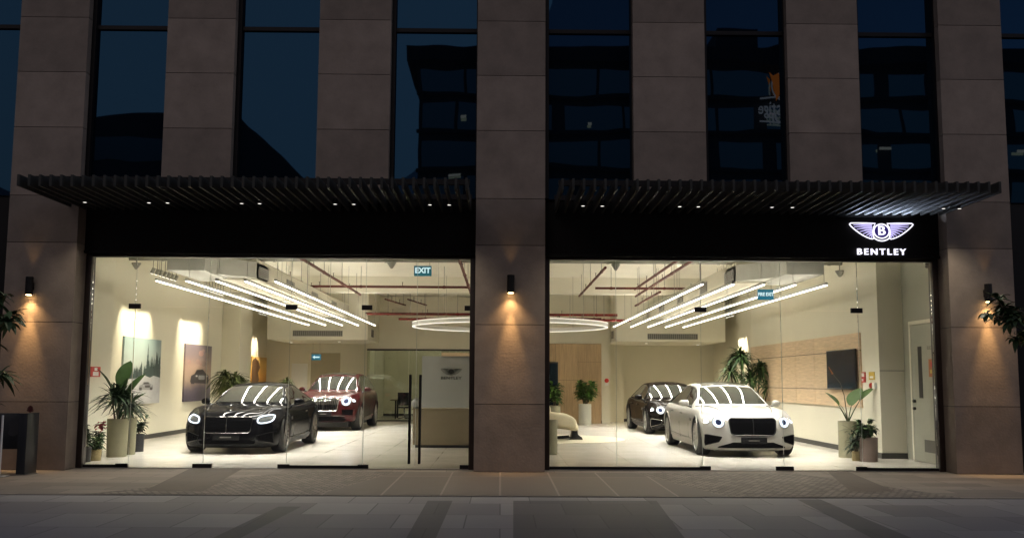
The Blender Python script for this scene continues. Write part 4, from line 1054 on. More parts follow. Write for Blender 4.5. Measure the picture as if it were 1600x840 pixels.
def make_car(P, loc, rz, name, label):
    root = thing(name, (0, 0, 0), label, 'car', 'show cars in the showroom')
    xf, xr, ax_ = P['xf'], P['xr'], P['wb'] / 2
    W, zsh, zcen, zbot = crv(P['W']), crv(P['zsh']), crv(P['zcen']), crv(P['zbot'])
    side = crv([(0, .93), (.12, .965), (.3, .985), (.5, 1.0), (.68, 1.0), (.82, .985), (.92, .955), (1, .90)])
    pf = crv([(0, -.10), (.10, -.015), (.2, 0), (.5, -.005), (.75, -.025), (.9, -.075), (1, -.17)])
    pr = crv([(0, -.14), (.15, -.04), (.35, 0), (.7, -.02), (.9, -.05), (1, -.10)])
    bow = P.get('bow', .42)
    def pos(a, b, c):
        x = xr + (xf - xr) * a
        wf = sstep((x - (xf - 1.0)) / 1.0); wr = sstep(((xr + .9) - x) / .9)
        xx = x + wf * (-bow * abs(b) ** 2.7 + pf(c)) - wr * (-.30 * abs(b) ** 2.7 + pr(c))
        y = b * W(x) * side(c)
        zt = zsh(x) + (zcen(x) - zsh(x)) * (1 - abs(b) ** 2.2)
        if x > .3:   # raised front wings and bonnet shoulders
            k = sstep((x - .3) / .6)
            zt += k * P.get('fender', .03) * math.exp(-((abs(b) - .80) / .13) ** 2) - k * .012 * math.exp(-((abs(b) - .56) / .05) ** 2)
        zb = zbot(x)
        return Vector((xx, y, zb + (zt - zb) * c))
    A = []
    n = 56
    for i in range(n + 1):
        t = i / n; A.append(t + .055 * math.sin(2 * PI * t) * -1 * .9)
    B = [-1 + 2 * j / 18 for j in range(19)]
    B = [math.copysign(abs(q) ** .85, q) for q in B]
    K = [0, .06, .14, .25, .38, .5, .62, .72, .81, .88, .94, .975, 1]
    bm = bmesh.new(); cache = {}
    def V(i, j, k):
        key = (i, j, k)
        if key not in cache: cache[key] = bm.verts.new(pos(A[i], B[j], K[k]))
        return cache[key]
    I, J, Kn = n, 18, len(K) - 1
    def quad(a, b, c, d):
        try: bm.faces.new((V(*a), V(*b), V(*c), V(*d)))
        except ValueError: pass
    for i in range(I):
        for j in range(J):
            quad((i, j, Kn), (i + 1, j, Kn), (i + 1, j + 1, Kn), (i, j + 1, Kn)); quad((i, j, 0), (i, j + 1, 0), (i + 1, j + 1, 0), (i + 1, j, 0))
        for k in range(Kn):
            quad((i, 0, k), (i + 1, 0, k), (i + 1, 0, k + 1), (i, 0, k + 1)); quad((i, J, k), (i, J, k + 1), (i + 1, J, k + 1), (i + 1, J, k))
    for j in range(J):
        for k in range(Kn):
            quad((0, j, k), (0, j, k + 1), (0, j + 1, k + 1), (0, j + 1, k)); quad((I, j, k), (I, j + 1, k), (I, j + 1, k + 1), (I, j, k + 1))
    for _ in range(2): bmesh.ops.smooth_vert(bm, verts=[v for v in bm.verts], factor=.25, use_axis_x=True, use_axis_y=True, use_axis_z=True)
    bmesh.ops.recalc_face_normals(bm, faces=bm.faces)
    me = bpy.data.meshes.new('body'); bm.to_mesh(me); bm.free()
    me.materials.append(P['paint']); me.materials.append(M['dark'])
    me.polygons.foreach_set('use_smooth', [True] * len(me.polygons))
    body = bpy.data.objects.new('body', me); COL.objects.link(body)
    # wheel arches
    cut = MB(); ra = P['rw'] + .045
    for sx in (-1, 1):
        for sy in (-1, 1):
            y0, y1 = sy * .52, sy * 1.3
            cut.lathe([(ra, min(y0, y1)), (ra, max(y0, y1))], 48, (sx * ax_, 0, P['rw']), 'y')
    co = cut.build('arch_cutter', M['dark'])
    co.data.materials.clear(); co.data.materials.append(P['paint']); co.data.materials.append(M['dark'])
    co.data.polygons.foreach_set('material_index', [1] * len(co.data.polygons))
    md = body.modifiers.new('b', 'BOOLEAN'); md.object = co; md.operation = 'DIFFERENCE'; md.solver = 'EXACT'
    bpy.context.view_layer.update()
    dg = bpy.context.evaluated_depsgraph_get()
    nm = bpy.data.meshes.new_from_object(body.evaluated_get(dg)); body.modifiers.clear(); body.data = nm; nm.name = 'body'
    if len(nm.materials) < 2: nm.materials.append(M['dark'])
    nm.polygons.foreach_set('use_smooth', [True] * len(nm.polygons)); nm.set_sharp_from_angle(angle=R(48))
    bpy.data.objects.remove(co)
    body.parent = root
    # surface lookups --------------------------------------------------
    def nrm(fn, p, q, e=.01):
        a = fn(p + e, q) - fn(p - e, q); b = fn(p, q + e) - fn(p, q - e); v = a.cross(b)
        return v.normalized() if v.length > 1e-9 else Vector((1, 0, 0))
    def fr0(y, z):
        c = .5
        for _ in range(6):
            b = max(-1, min(1, y / (W(xf) * side(c)))); p0 = pos(1, b, 0).z; p1 = pos(1, b, 1).z; c = max(0, min(1, (z - p0) / (p1 - p0)))
        return pos(1, b, c)
    def FR(y, z, off=.006):
        v = nrm(fr0, y, z)
        if v.x < 0: v = -v
        return fr0(y, z) + v * off
    def sd0(x, z, s):
        a = (x - xr) / (xf - xr); c = (z - zbot(x)) / (zsh(x) - zbot(x)); return pos(a, s, max(0, min(1, c)))
    def SD(x, z, s, off=.006):
        f = lambda p, q: sd0(p, q, s); v = nrm(f, x, z)
        if v.y * s < 0: v = -v
        return sd0(x, z, s) + v * off
    def TP(x, y, off=.006):
        a = (x - xr) / (xf - xr); return pos(a, max(-1, min(1, y / (W(x) * .9))), 1) + Vector((0, 0, off))
    def patch(fn, c, out, off=.006, rings=4, skirt=.02):
        """solid skin following the body: outline points around centre c"""
        mb = MB(); n = len(out); vs = [fn(c[0], c[1], off)]; fs = []
        for r in range(1, rings + 1):
            for (p, q) in out: vs.append(fn(c[0] + (p - c[0]) * r / rings, c[1] + (q - c[1]) * r / rings, off))
        for (p, q) in out: vs.append(fn(p, q, off - skirt))
        for k in range(n):
            k2 = (k + 1) % n; fs.append((0, 1 + k, 1 + k2))
            for r in range(rings): a = 1 + r * n; b = 1 + (r + 1) * n; fs.append((a + k, b + k, b + k2, a + k2))
        return mb.add(vs, fs)
    def rrect(cx, cy, hw, hh, r, n=5, flare=0.0, exp=None):
        pts = []
        for (sx, sy, a0) in ((1, 1, 0), (-1, 1, 90), (-1, -1, 180), (1, -1, 270)):
            for k in range(n + 1):
                a = R(a0 + 90 * k / n); px, py = sx * (hw - r) + r * math.cos(a), sy * (hh - r) + r * math.sin(a)
                px *= 1 + flare * py / hh; pts.append((cx + px, cy + py))
        out = []
        for k in range(len(pts)):   # subdivide long edges so the patch follows the surface
            a, b = pts[k], pts[(k + 1) % len(pts)]; d = math.hypot(b[0] - a[0], b[1] - a[1]); m_ = max(1, int(d / .06))
            for q in range(m_): out.append((a[0] + (b[0] - a[0]) * q / m_, a[1] + (b[1] - a[1]) * q / m_))
        return out
    ell = lambda cx, cy, rx, ry, n=28: [(cx + rx * math.cos(2 * PI * k / n), cy + ry * math.sin(2 * PI * k / n)) for k in range(n)]
    def ribbon(pts, w_=.010):
        mb = MB(); mb.tube(pts, w_ / 2, 5); return mb
    # cabin --------------------------------------------------------------
    cx0, cx1 = P['cab'][-1][0], P['cab'][0][0]        # rear, front
    ztop = crv(P['cab'][::-1]); wrail = crv(P['rail'])
    cbow = crv([(cx0, -.12), (cx0 + .8, 0), (cx1 - .9, 0), (cx1, .20)])
    def cabin(x, v, off=0.0):
        """x along the car, v across: |v| <= .6 roof or screen, beyond that the side down to the belt"""
        s = 1 if v >= 0 else -1; t = abs(v)
        zb = zsh(x) + .015; wbt = W(x) * .905 - .012; zt = max(ztop(x), zb + .004); wr = min(wrail(x), wbt - .01)
        zr = zb + (zt - zb) * .90
        if t <= .6:
            q = t / .6; y = wr * q; z = zt - (zt - zr) * q ** 2.3
        else:
            q = (t - .6) / .4; y = wr + (wbt - wr) * q + .02 * math.sin(PI * q) * min(1, (zt - zb) / .3); z = zr + (zb - .03 - zr) * q
        return Vector((x - cbow(x) * min(1, t / .6) ** 2, s * y, z))
    def cab(x, v, off):
        e = .012; a = cabin(x + e, v) - cabin(x - e, v); b = cabin(x, v + e) - cabin(x, v - e); nn = a.cross(b)
        if nn.length < 1e-9: nn = Vector((0, 0, 1))
        nn.normalize()
        if nn.z < -.05 or (abs(nn.z) <= .05 and nn.y * (1 if v > 0 else -1) < 0): nn = -nn
        return cabin(x, v) + nn * off
    mb = MB(); nx = 44; vv = [-1, -.93, -.85, -.77, -.70, -.65, -.62, -.59, -.55, -.48, -.38, -.25, -.12]; vv = vv + [0] + [-q for q in reversed(vv)]
    vs = []; fs = []
    for i in range(nx + 1):
        x = cx0 + (cx1 - cx0) * i / nx
        for v in vv: vs.append(cabin(x, v))
    L_ = len(vv)
    for i in range(nx):
        for j in range(L_ - 1): fs.append((i * L_ + j, i * L_ + j + 1, (i + 1) * L_ + j + 1, (i + 1) * L_ + j))
    mb.add(vs, fs); rf = mb.build('roof', P['paint'], root, smooth=True, ang=60)
    def grid(fn, nu, nv):
        g = MB(); vs = [fn(i / nu, j / nv) for i in range(nu + 1) for j in range(nv + 1)]
        return g.add(vs, [(i * (nv + 1) + j, i * (nv + 1) + j + 1, (i + 1) * (nv + 1) + j + 1, (i + 1) * (nv + 1) + j) for i in range(nu) for j in range(nv)])
    wsx0, wsx1 = P['screen']                  # windscreen from top edge x to base x
    ws = grid(lambda a, b: cab(wsx0 + (wsx1 - wsx0) * a, (-.565 + 1.13 * b), .006), 14, 20).build('windscreen', M['carglass'], root, smooth=True, ang=80)
    if P.get('panoroof'):
        x0, x1 = P['panoroof']
        grid(lambda a, b: cab(x0 + (x1 - x0) * a, (-.50 + 1.0 * b), .005), 14, 20).build('glass_roof', M['carglass'], root, smooth=True, ang=80)
    rx0, rx1 = P['rear']
    grid(lambda a, b: cab(rx0 + (rx1 - rx0) * a, (-.52 + 1.04 * b), .006), 10, 16).build('rear_window', M['carglass'], root, smooth=True, ang=80)
    sx0, sx1, sxc = P['side']                 # side glass: rear end, front end, where the rear taper starts
    for s in (-1, 1):
        def sg_(a, b, s=s, off=.006):
            x = sx0 + (sx1 - sx0) * a; t0, t1 = .09, .90
            if x < sxc:
                q = (sxc - x) / (sxc - sx0); t0 = .09 + (.80 - .09) * q ** 2.2
            xl = cx1 - .02
            return cab(x, s * (.6 + .4 * (t0 + (t1 - t0) * b)), off)
        sw = grid(sg_, 30, 6).build('side_window', M['carglass'], root, smooth=True, ang=80)
        loop = [sg_(k / 30, 0, s, .008) for k in range(31)] + [sg_(1 - k / 30, 1, s, .008) for k in range(31)]
        MB().tube(loop, .008, 5, closed=True).build('window_trim', P['trim'], sw, smooth=True)
        if P.get('bpillar') is not None:
            xb = P['bpillar']
            a0 = (xb - sx0) / (sx1 - sx0)
            grid(lambda a, b: sg_(a0 - .012 + .024 * a, b, s, .010), 2, 6).build('door_pillar', M['dark'], sw, smooth=True)
        # mirror
        mx, mz = P['mirror']; my = s * (W(mx) * .93)
        mm = blob(lambda x, y, z: Vector((mx + .07 * sq(x, .85) - .05 * (y * s), my + s * .12 + .105 * sq(y, .75), mz + (.068 - .012 * y * s) * sq(z, .75)))).build('wing_mirror', P['paint'], root, smooth=True)
        MB().tube([(mx + .01, my - s * .06, mz - .09), (mx, my + s * .05, mz - .045)], .022, 6).build('mirror_stalk', M['dark'], mm)
        # door seams, handles, sill, vent
        for seam in P['seams']:
            ribbon([SD(x, z, s, .002) for x, z in seam], .010).build('door_seam', M['dark'], root)
        for hx, hz in P['handles']:
            MB().tube([SD(hx - .10, hz, s, .012), SD(hx, hz + .003, s, .028), SD(hx + .10, hz, s, .012)], [.008, .014, .008], 6).build('door_handle', P['trim'], root, smooth=True)
        n_ = 24
        ribbon([SD(-ax_ + P['rw'] + .06 + (2 * ax_ - 2 * P['rw'] - .12) * k / n_, P['sill'] + .10 * abs(1 - k / n_) ** 2.2 * .5, s, .004) for k in range(n_ + 1)], .022).build('sill_trim', P['sillm'], root)
        hz_ = P['vent']
        o_ = [(hz_[0] - .10, hz_[1] - .03), (hz_[0] + .08, hz_[1] - .035), (hz_[0] + .10, hz_[1] + .02), (hz_[0] - .08, hz_[1] + .035)]
        patch(lambda p, q, off: SD(p, q, s, off), hz_, o_, .006, 2).build('wing_vent', M['dark'], root)
        # arch lips
        for sx in (-1, 1):
            pts = []
            for k in range(25):
                w_ = R(-12 + 204 * k / 24); x = sx * ax_ + (ra + .012) * math.cos(w_); z = P['rw'] + (ra + .012) * math.sin(w_)
                if z > zbot(x) + .03: pts.append(SD(x, z, s, .004))
            MB().tube(pts, .016, 6).build('arch_lip', P['paint'], root, smooth=True)
    # bonnet lines
    for s in (-1, 1):
        pts = [TP(P['hood0'] + (P['hood1'] - P['hood0']) * k / 16, s * (P['hoodw'][0] + (P['hoodw'][1] - P['hoodw'][0]) * k / 16), .001) for k in range(17)]
        ribbon(pts, .018).build('bonnet_seam', M['seam'], root)
        pts = [TP(P['hood0'] + (P['hood1'] - .12 - P['hood0']) * k / 16, s * (P['hoodw'][0] * .42 + (.10 - P['hoodw'][0] * .42) * k / 16), .000) for k in range(17)]
        ribbon(pts, .016).build('bonnet_crease', P['paint'], root)
    # grille -------------------------------------------------------------
    gy, gz, ghw, ghh = 0, P['grille'][0], P['grille'][1], P['grille'][2]
    out = rrect(0, gz, ghw, ghh, .07, 5, .045)
    gr = patch(FR, (0, gz), out, .004, 6).build('grille', M['mesh'], root, smooth=True)
    MB().tube([FR(p, q, .010) for p, q in out], P.get('gsr', .012), 6, closed=True).build('grille_surround', P['gtrim'], gr, smooth=True)
    MB().tube([FR(0, gz + ghh * q, .014) for q in (-1, -.5, 0, .5, 1)], .009, 6).build('grille_centre_bar', P['gtrim'], gr, smooth=True)
    nb = P.get('gbars', 12); vb = MB()
    for k in range(1, nb):
        y = -ghw + 2 * ghw * k / nb
        if abs(y) < .02: continue
        vb.tube([FR(y * (1 + .045 * q), gz + ghh * q * .94, .007) for q in (-1, -.5, 0, .5, 1)], P.get('gbr', .0035), 5)
    vb.build('grille_bars', P.get('gbarm', M['mesh']), gr)
    # headlights ----------------------------------------------------------
    hy, hz, hr = P['head']
    for s in (-1, 1):
        if P['lamp'] == 'gt':
            o_ = []
            for k in range(32):
                w_ = 2 * PI * k / 32; px = .15 * sq(math.cos(w_), .75); py = .078 * sq(math.sin(w_), .75) + .16 * px
                o_.append((s * (hy + px), hz + py))
            hl = patch(FR, (s * hy, hz), o_, .008, 3).build('headlight', M['lens_grey'], root, smooth=True)
            o2 = [(s * hy + (p - s * hy) * .88, hz + (q - hz) * .86) for p, q in o_]
            MB().tube([FR(p, q, .014) for p, q in o2], .015, 6, closed=True).build('light_ring', M['drl'], hl, smooth=True)
            MB().tube([FR(s * (hy + q), hz + .078 + .16 * q, .014) for q in (.10, .15, .20, .235)], [.013, .013, .012, .008], 6).build('light_tail', M['drl'], hl, smooth=True)
        else:
            hl = patch(FR, (s * hy, hz), ell(s * hy, hz, hr * 1.12, hr * 1.08), .008, 3).build('headlight', M['lens'], root, smooth=True)
            MB().tube([FR(p, q, .013) for p, q in ell(s * hy, hz, hr * .80, hr * .78)], hr * .26, 8, closed=True).build('light_ring', M['drl'], hl, smooth=True)
            MB().tube([FR(p, q, .010) for p, q in ell(s * hy, hz, hr * 1.12, hr * 1.08)], .007, 5, closed=True).build('chrome_bezel', M['chrome'], hl, smooth=True)
            y2, z2, r2 = P['head2']
            h2 = patch(FR, (s * y2, z2), ell(s * y2, z2, r2, r2 * .95), .010, 3).build('outer_headlight', M['drl'], root, smooth=True)
            MB().tube([FR(p, q, .010) for p, q in ell(s * y2, z2, r2 * 1.12, r2 * 1.05)], .006, 5, closed=True).build('chrome_bezel', M['chrome'], h2, smooth=True)
        for o_ in P['intakes']:
            pts = [(s * p, q) for p, q in o_]; c = (sum(p for p, q in pts) / len(pts), sum(q for p, q in pts) / len(pts))
            dn = []
            for k in range(len(pts)):
                a, b = pts[k], pts[(k + 1) % len(pts)]
                for q in range(4): dn.append((a[0] + (b[0] - a[0]) * q / 4, a[1] + (b[1] - a[1]) * q / 4))
            it = patch(FR, c, dn, .005, 3).build('side_intake', M['mesh'], root, smooth=True)
            MB().tube([FR(p, q, .007) for p, q in dn], .007, 5, closed=True).build('intake_trim', P['itrim'], it, smooth=True)
    lo = P['lower']; dn = []
    pts = lo + [(-p, q) for p, q in reversed(lo)]
    for k in range(len(pts)):
        a, b = pts[k], pts[(k + 1) % len(pts)]
        m_ = max(1, int(math.hypot(b[0] - a[0], b[1] - a[1]) / .06))
        for q in range(m_): dn.append((a[0] + (b[0] - a[0]) * q / m_, a[1] + (b[1] - a[1]) * q / m_))
    c = (0, sum(q for p, q in pts) / len(pts))
    patch(FR, c, dn, .004, 4).build('lower_intake', M['mesh'], root, smooth=True)
    if P.get('chin'):
        z_, hw_ = P['chin']
        MB().tube([FR(-hw_ + 2 * hw_ * k / 24, z_, .012) for k in range(25)], .012, 6).build('chin_trim', M['chrome'], root, smooth=True)
    pz = P['plate']; px = FR(0, pz, 0).x
    pl = MB().box(px + .012, px + .03, -.26, .26, pz - .06, pz + .06).build('number_plate', M['plate'], root, bevel=.004)
    MB().box(px + .0302, px + .0312, -.11, .11, pz - .012, pz + .012).build('plate_mark', M['grille_dark'], pl)
    # badge on the nose
    bp = TP(xf - .13, 0, .004)
    eb = blob(lambda x, y, z: bp + Vector((.03 * x, .02 * y, .012 * z)), 10, 6)
    for s in (-1, 1): eb.add([bp + Vector((.015, s * .012, .006)), bp + Vector((-.03, s * .105, .010)), bp + Vector((-.035, s * .10, .003)), bp + Vector((-.01, s * .012, .0))], [(0, 1, 2, 3)])
    eb.build('nose_badge', M['chrome'], root, smooth=True)
    # wheels ----------------------------------------------------------------
    rw_, tw = P['rw'], .27; rr_ = rw_ * .775
    yo = P['track']
    def wheel(sx, sy):
        cx, cy, cz = sx * ax_, sy * yo, rw_
        s = sy
        pf_ = [(rr_, -tw / 2), (rw_ - .025, -tw / 2 + .005), (rw_, -tw / 2 + .04), (rw_, tw / 2 - .04), (rw_ - .025, tw / 2 - .005), (rr_, tw / 2)]
        ty = MB().lathe(pf_, 44, (cx, cy, cz), 'y', cap=False).build('wheel', M['tyre'], root, smooth=True)
        fo = s * (tw / 2 - .012)          # outer face
        rp = [(rr_ + .006, fo), (rr_ - .022, fo + s * .006), (rr_ - .032, fo - s * .03), (rr_ - .045, -fo)]
        MB().lathe([(r, h) for r, h in rp], 44, (cx, cy, cz), 'y', cap=False).build('rim', P['rimm'], ty, smooth=True)
        MB().lathe([(.03, -fo * .1), (rr_ - .05, -fo * .2), (rr_ - .05, -fo * .3)], 30, (cx, cy, cz), 'y').build('brake_disc', M['dchrome'], ty, smooth=True)
        sp = MB(); ns = P.get('spokes', 10)
        for k in range(ns):
            w_ = 2 * PI * k / ns + .13
            for dw in (-.11, .11):
                a0 = w_ + dw * .35; a1 = w_ + dw * 1.25
                q0 = Vector((cx + .05 * math.cos(a0), cy + fo - s * .022, cz + .05 * math.sin(a0))); q1 = Vector((cx + (rr_ - .02) * math.cos(a1), cy + fo - s * .004, cz + (rr_ - .02) * math.sin(a1)))
                d = (q1 - q0).normalized(); sd_ = d.cross(Vector((0, 1, 0))).normalized()
                vs = []
                for q, hw in ((q0, .012), (q1, .016)):
                    for (e, g) in ((-1, 0), (1, 0), (1, -.03), (-1, -.03)): vs.append(q + sd_ * hw * e + Vector((0, s * g, 0)))
                sp.add(vs, [(0, 1, 2, 3), (4, 7, 6, 5), (0, 4, 5, 1), (1, 5, 6, 2), (2, 6, 7, 3), (3, 7, 4, 0)])
        sp.build('spokes', P['rimm'], ty)
        MB().lathe([(.001, fo + s * .004), (.05, fo), (.06, fo - s * .03)], 20, (cx, cy, cz), 'y', cap=False).build('hub_cap', P['rimm'], ty, smooth=True)
    for sx in (1, -1):
        for sy in (-1, 1): wheel(sx, sy)
    # underbody
    MB().box(xr + .5, xf - .5, -.66, .66, .10, .30).build('underbody', M['dark'], root)
    # tail lamps
    for s in (-1, 1):
        o_ = lambda p: p
        pt_ = pos(0, s * .72, .72)
        blob(lambda x, y, z: pt_ + Vector((.05 * x, .13 * y, .07 * z)), 14, 8).build('tail_light', M['red_paint'], root, smooth=True)
    root.location = loc; root.rotation_euler = (0, 0, rz); root.scale = (P.get('size', 1),) * 3
    return root

def sedan(paint, trim, **k):
    P = dict(paint=paint, trim=trim, gtrim=trim, itrim=M['dark'], sillm=M['dark'], wb=3.19, xf=2.50, xr=-2.78, rw=.365, track=.845,
        W=[(-2.78, .80), (-2.4, .90), (-1.7, .985), (-.8, .965), (.3, .955), (1.0, .965), (1.6, .985), (2.0, .975), (2.3, .95), (2.50, .925)],
        zsh=[(-2.78, .90), (-2.3, .97), (-1.6, .985), (-.6, .945), (.4, .935), (1.2, .925), (1.7, .90), (2.2, .83), (2.50, .755)],
        zcen=[(-2.78, 1.0), (-2.2, 1.09), (-1.6, 1.08), (.6, 1.0), (1.0, 1.0), (1.6, .975), (2.1, .93), (2.35, .885), (2.50, .84)],
        zbot=[(-2.78, .30), (-2.3, .20), (-1, .15), (1.2, .14), (2.0, .13), (2.5, .13)],
        cab=[(1.02, .985), (.75, 1.14), (.45, 1.29), (.15, 1.405), (-.15, 1.468), (-.55, 1.490), (-.95, 1.475), (-1.4, 1.40), (-1.75, 1.28), (-2.1, 1.13), (-2.25, 1.05)],
        rail=[(-2.25, .66), (-1.5, .56), (-.5, .585), (.1, .60), (.6, .68), (1.02, .79)],
        screen=(.20, .95), rear=(-2.05, -1.45), side=(-1.75, .66, -.95), bpillar=-.18, panoroof=(-1.0, .08),
        mirror=(.62, 1.03), seams=[[(.78, .93), (.80, .6), (.70, .30)], [(-.2, .94), (-.22, .6), (-.2, .28)], [(-1.15, .96), (-1.25, .8), (-1.2, .62)], [(.70, .30), (-.2, .28), (-1.0, .30)]],
        handles=[(-.02, .80), (-1.0, .82)], sill=.30, vent=(1.02, .70), hood0=.95, hood1=2.28, hoodw=(.70, .50),
        grille=(.60, .455, .165), gbars=24, gbr=.004, head=(.655, .68, .094), head2=(.862, .70, .046), lamp='round',
        intakes=[[(.60, .40), (.84, .44), (.90, .44), (.91, .22), (.66, .30)]],
        lower=[(.68, .185), (.66, .21), (.40, .30)], plate=.335, rimm=M['rim'], spokes=10, bow=.36)
    P.update(k); return P
def coupe(paint):
    return dict(size=1.025, gsr=.007, paint=paint, trim=M['dchrome'], gtrim=M['dchrome'], itrim=M['dark'], sillm=M['dchrome'], wb=2.85, xf=2.33, xr=-2.50, rw=.365, track=.84,
        W=[(-2.5, .80), (-2.15, .91), (-1.45, 1.0), (-.7, .95), (.2, .94), (.9, .955), (1.43, .985), (1.8, .975), (2.12, .945), (2.33, .915)],
        zsh=[(-2.5, .88), (-2.1, .95), (-1.45, .97), (-.6, .915), (.3, .895), (1.0, .90), (1.5, .88), (2.0, .81), (2.33, .735)],
        zcen=[(-2.5, .96), (-2.0, 1.04), (-1.4, 1.02), (.4, .96), (.85, .955), (1.4, .925), (1.9, .875), (2.2, .84), (2.33, .80)],
        zbot=[(-2.5, .28), (-2.1, .18), (-1, .14), (1.2, .13), (2.0, .12), (2.33, .125)],
        cab=[(.86, .945), (.6, 1.085), (.3, 1.22), (.02, 1.325), (-.25, 1.38), (-.6, 1.398), (-.95, 1.375), (-1.3, 1.305), (-1.7, 1.175), (-2.0, 1.06), (-2.1, 1.01)],
        rail=[(-2.1, .62), (-1.4, .53), (-.5, .56), (.0, .575), (.45, .66), (.86, .77)],
        screen=(.06, .80), rear=(-1.95, -1.25), side=(-1.55, .52, -.75), bpillar=None,
        mirror=(.46, .985), seams=[[(.68, .89), (.70, .6), (.6, .28)], [(-.80, .92), (-.86, .6), (-.78, .30)], [(.6, .28), (-.78, .28)]],
        handles=[(-.55, .76)], sill=.27, vent=(.90, .66), hood0=.80, hood1=2.12, hoodw=(.68, .52),
        grille=(.565, .47, .152), gbars=26, gbr=.003, head=(.70, .67, .10), head2=(.8, .7, .05), lamp='gt',
        intakes=[[(.56, .36), (.78, .42), (.84, .42), (.845, .22), (.60, .27)]],
        lower=[(.52, .20), (.55, .25), (.42, .30)], plate=.335, rimm=M['rim_dark'], spokes=10, bow=.36)
def suv(paint):
    return dict(paint=paint, trim=M['dchrome'], gtrim=M['chrome'], gbarm=M['chrome'], itrim=paint, sillm=M['dchrome'], wb=2.99, xf=2.36, xr=-2.66, rw=.395, track=.85,
        W=[(-2.66, .82), (-2.3, .92), (-1.55, .995), (-.7, .97), (.3, .965), (.9, .975), (1.5, .995), (1.9, .98), (2.15, .95), (2.36, .92)],
        zsh=[(-2.66, 1.08), (-2.2, 1.14), (-1.5, 1.15), (-.6, 1.115), (.4, 1.10), (1.1, 1.085), (1.6, 1.06), (2.05, .99), (2.36, .91)],
        zcen=[(-2.66, 1.15), (-2.2, 1.2), (-1.5, 1.2), (.6, 1.17), (.95, 1.165), (1.5, 1.14), (1.95, 1.095), (2.2, 1.05), (2.36, 1.0)],
        zbot=[(-2.66, .40), (-2.2, .28), (-1, .235), (1.2, .235), (2.0, .24), (2.36, .27)],
        cab=[(1.0, 1.15), (.75, 1.31), (.45, 1.48), (.15, 1.615), (-.12, 1.69), (-.55, 1.73), (-1.1, 1.725), (-1.6, 1.69), (-2.0, 1.60), (-2.3, 1.40), (-2.5, 1.20)],
        rail=[(-2.5, .66), (-1.8, .575), (-.5, .61), (.1, .62), (.6, .69), (1.0, .80)],
        screen=(.18, .93), rear=(-2.42, -2.05), side=(-2.1, .64, -1.5), bpillar=-.25, panoroof=(-1.1, .05),
        mirror=(.60, 1.20), seams=[[(.76, 1.1), (.78, .7), (.68, .36)], [(-.26, 1.11), (-.28, .7), (-.26, .36)], [(-1.15, 1.12), (-1.28, .95), (-1.2, .7)]],
        handles=[(-.06, .96), (-1.05, .98)], sill=.38, vent=(.98, .84), hood0=.95, hood1=2.12, hoodw=(.70, .50),
        grille=(.765, .42, .185), gbars=16, gbr=.008, head=(.64, .86, .115), head2=(.85, .895, .062), lamp='round',
        intakes=[[(.52, .62), (.78, .64), (.84, .62), (.82, .46), (.56, .46)]],
        lower=[(.62, .30), (.66, .36), (.46, .42)], chin=(.44, .62), plate=.50, rimm=M['rim'], spokes=10, bow=.34)
RZ = -PI / 2
make_car(sedan(M['carwhite'], M['dark'], gtrim=M['dark'], sillm=M['dark']), (4.98, 22.55, FL), RZ + R(1.0), 'luxury_sedan', 'pearl white sedan with black grille and glowing round headlights')
make_car(sedan(M['carbrown'], M['dchrome'], panoroof=None, itrim=M['chrome'], chin=(.30, .60)), (5.12, 30.9, FL), RZ + R(1.5), 'luxury_sedan', 'dark brown sedan parked behind the white one')
make_car(coupe(M['carblack']), (-5.42, 22.62, FL), RZ + R(-1.0), 'grand_tourer', 'black coupe with chrome edged grille and white headlight loops')
make_car(suv(M['carred']), (-5.14, 32.0, FL), RZ + R(-1.5), 'luxury_suv', 'dark red tall car with chrome barred grille')

# ------------------------------------------------------------------ outside left: stand; trees at both edges
KY = 16.1
k0, k1 = at(-30, 645, KY), at(52, 645, KY)
kz = k1.z
ks = thing('display_stand', ((k0.x + k1.x) / 2, KY, 0), 'blue black standing sign frame before the left pier', 'sign stand')
MB().box(k0.x, ax(36, 680, KY), KY, KY + .06, az(20, 701, KY), kz).build('panel', M['kiosk'], ks, bevel=.004)
px_ = ax(36, 680, KY)
MB().box(px_ + .002, k1.x, KY - .18, KY + .22, .02, kz + .005).build('side_post', M['kiosk'], ks, bevel=.006)
MB().box(k0.x, k0.x + .12, KY - .18, KY + .22, .02, kz + .005).build('side_post', M['kiosk'], ks, bevel=.006)
MB().box(k0.x - .02, k1.x + .02, KY - .2, KY + .24, .0125, .0195).build('base_plate', M['wire'], ks)
pc = at(22, 668, KY)
MB().prism([(pc.x + .10 * math.cos(a) * (1 + .3 * math.cos(3 * a)), pc.z + .13 * math.sin(a)) for a in [2 * PI * k / 24 for k in range(24)]], lambda p, q, t: Vector((p, KY - .0015 - t, q)), 0, .002).build('printed_mark', mat('faint_print', (.035, .038, .042), .5), ks)
fn_ = thing('round_finial', (ax(46, 638, KY), KY + .05, kz), 'small reddish fan shaped ornament on the sign frame', 'ornament')
fb = MB(); pc = Vector((ax(46, 638, KY), KY + .03, kz + .055))
for k in range(9):
    a = R(20 + 140 * k / 8); fb.tube([pc + Vector((0, 0, -.045)), pc + Vector((.055 * math.cos(a), 0, -.045 + .11 * math.sin(a)))], [.006, .010], 6)
fb.build('fan_blades', mat('dull_red_lacquer', (.10, .02, .018), .4), fn_)
bp_ = thing('barrier_post', (ax(1, 700, 15.9), 15.9, 0), 'slim pale post standing at the left edge before the sign frame', 'post')
xq = ax(1.5, 700, 15.7)
MB().tube([(xq, 15.7, .03), (xq, 15.7, az(2, 648, 15.7))], .016, 10).build('pole', M['white'], bp_, smooth=True)
MB().lathe([(.15, 0.013), (.14, .03), (.02, .04)], 20, (xq, 15.7, 0)).build('foot', M['wire'], bp_, smooth=True)

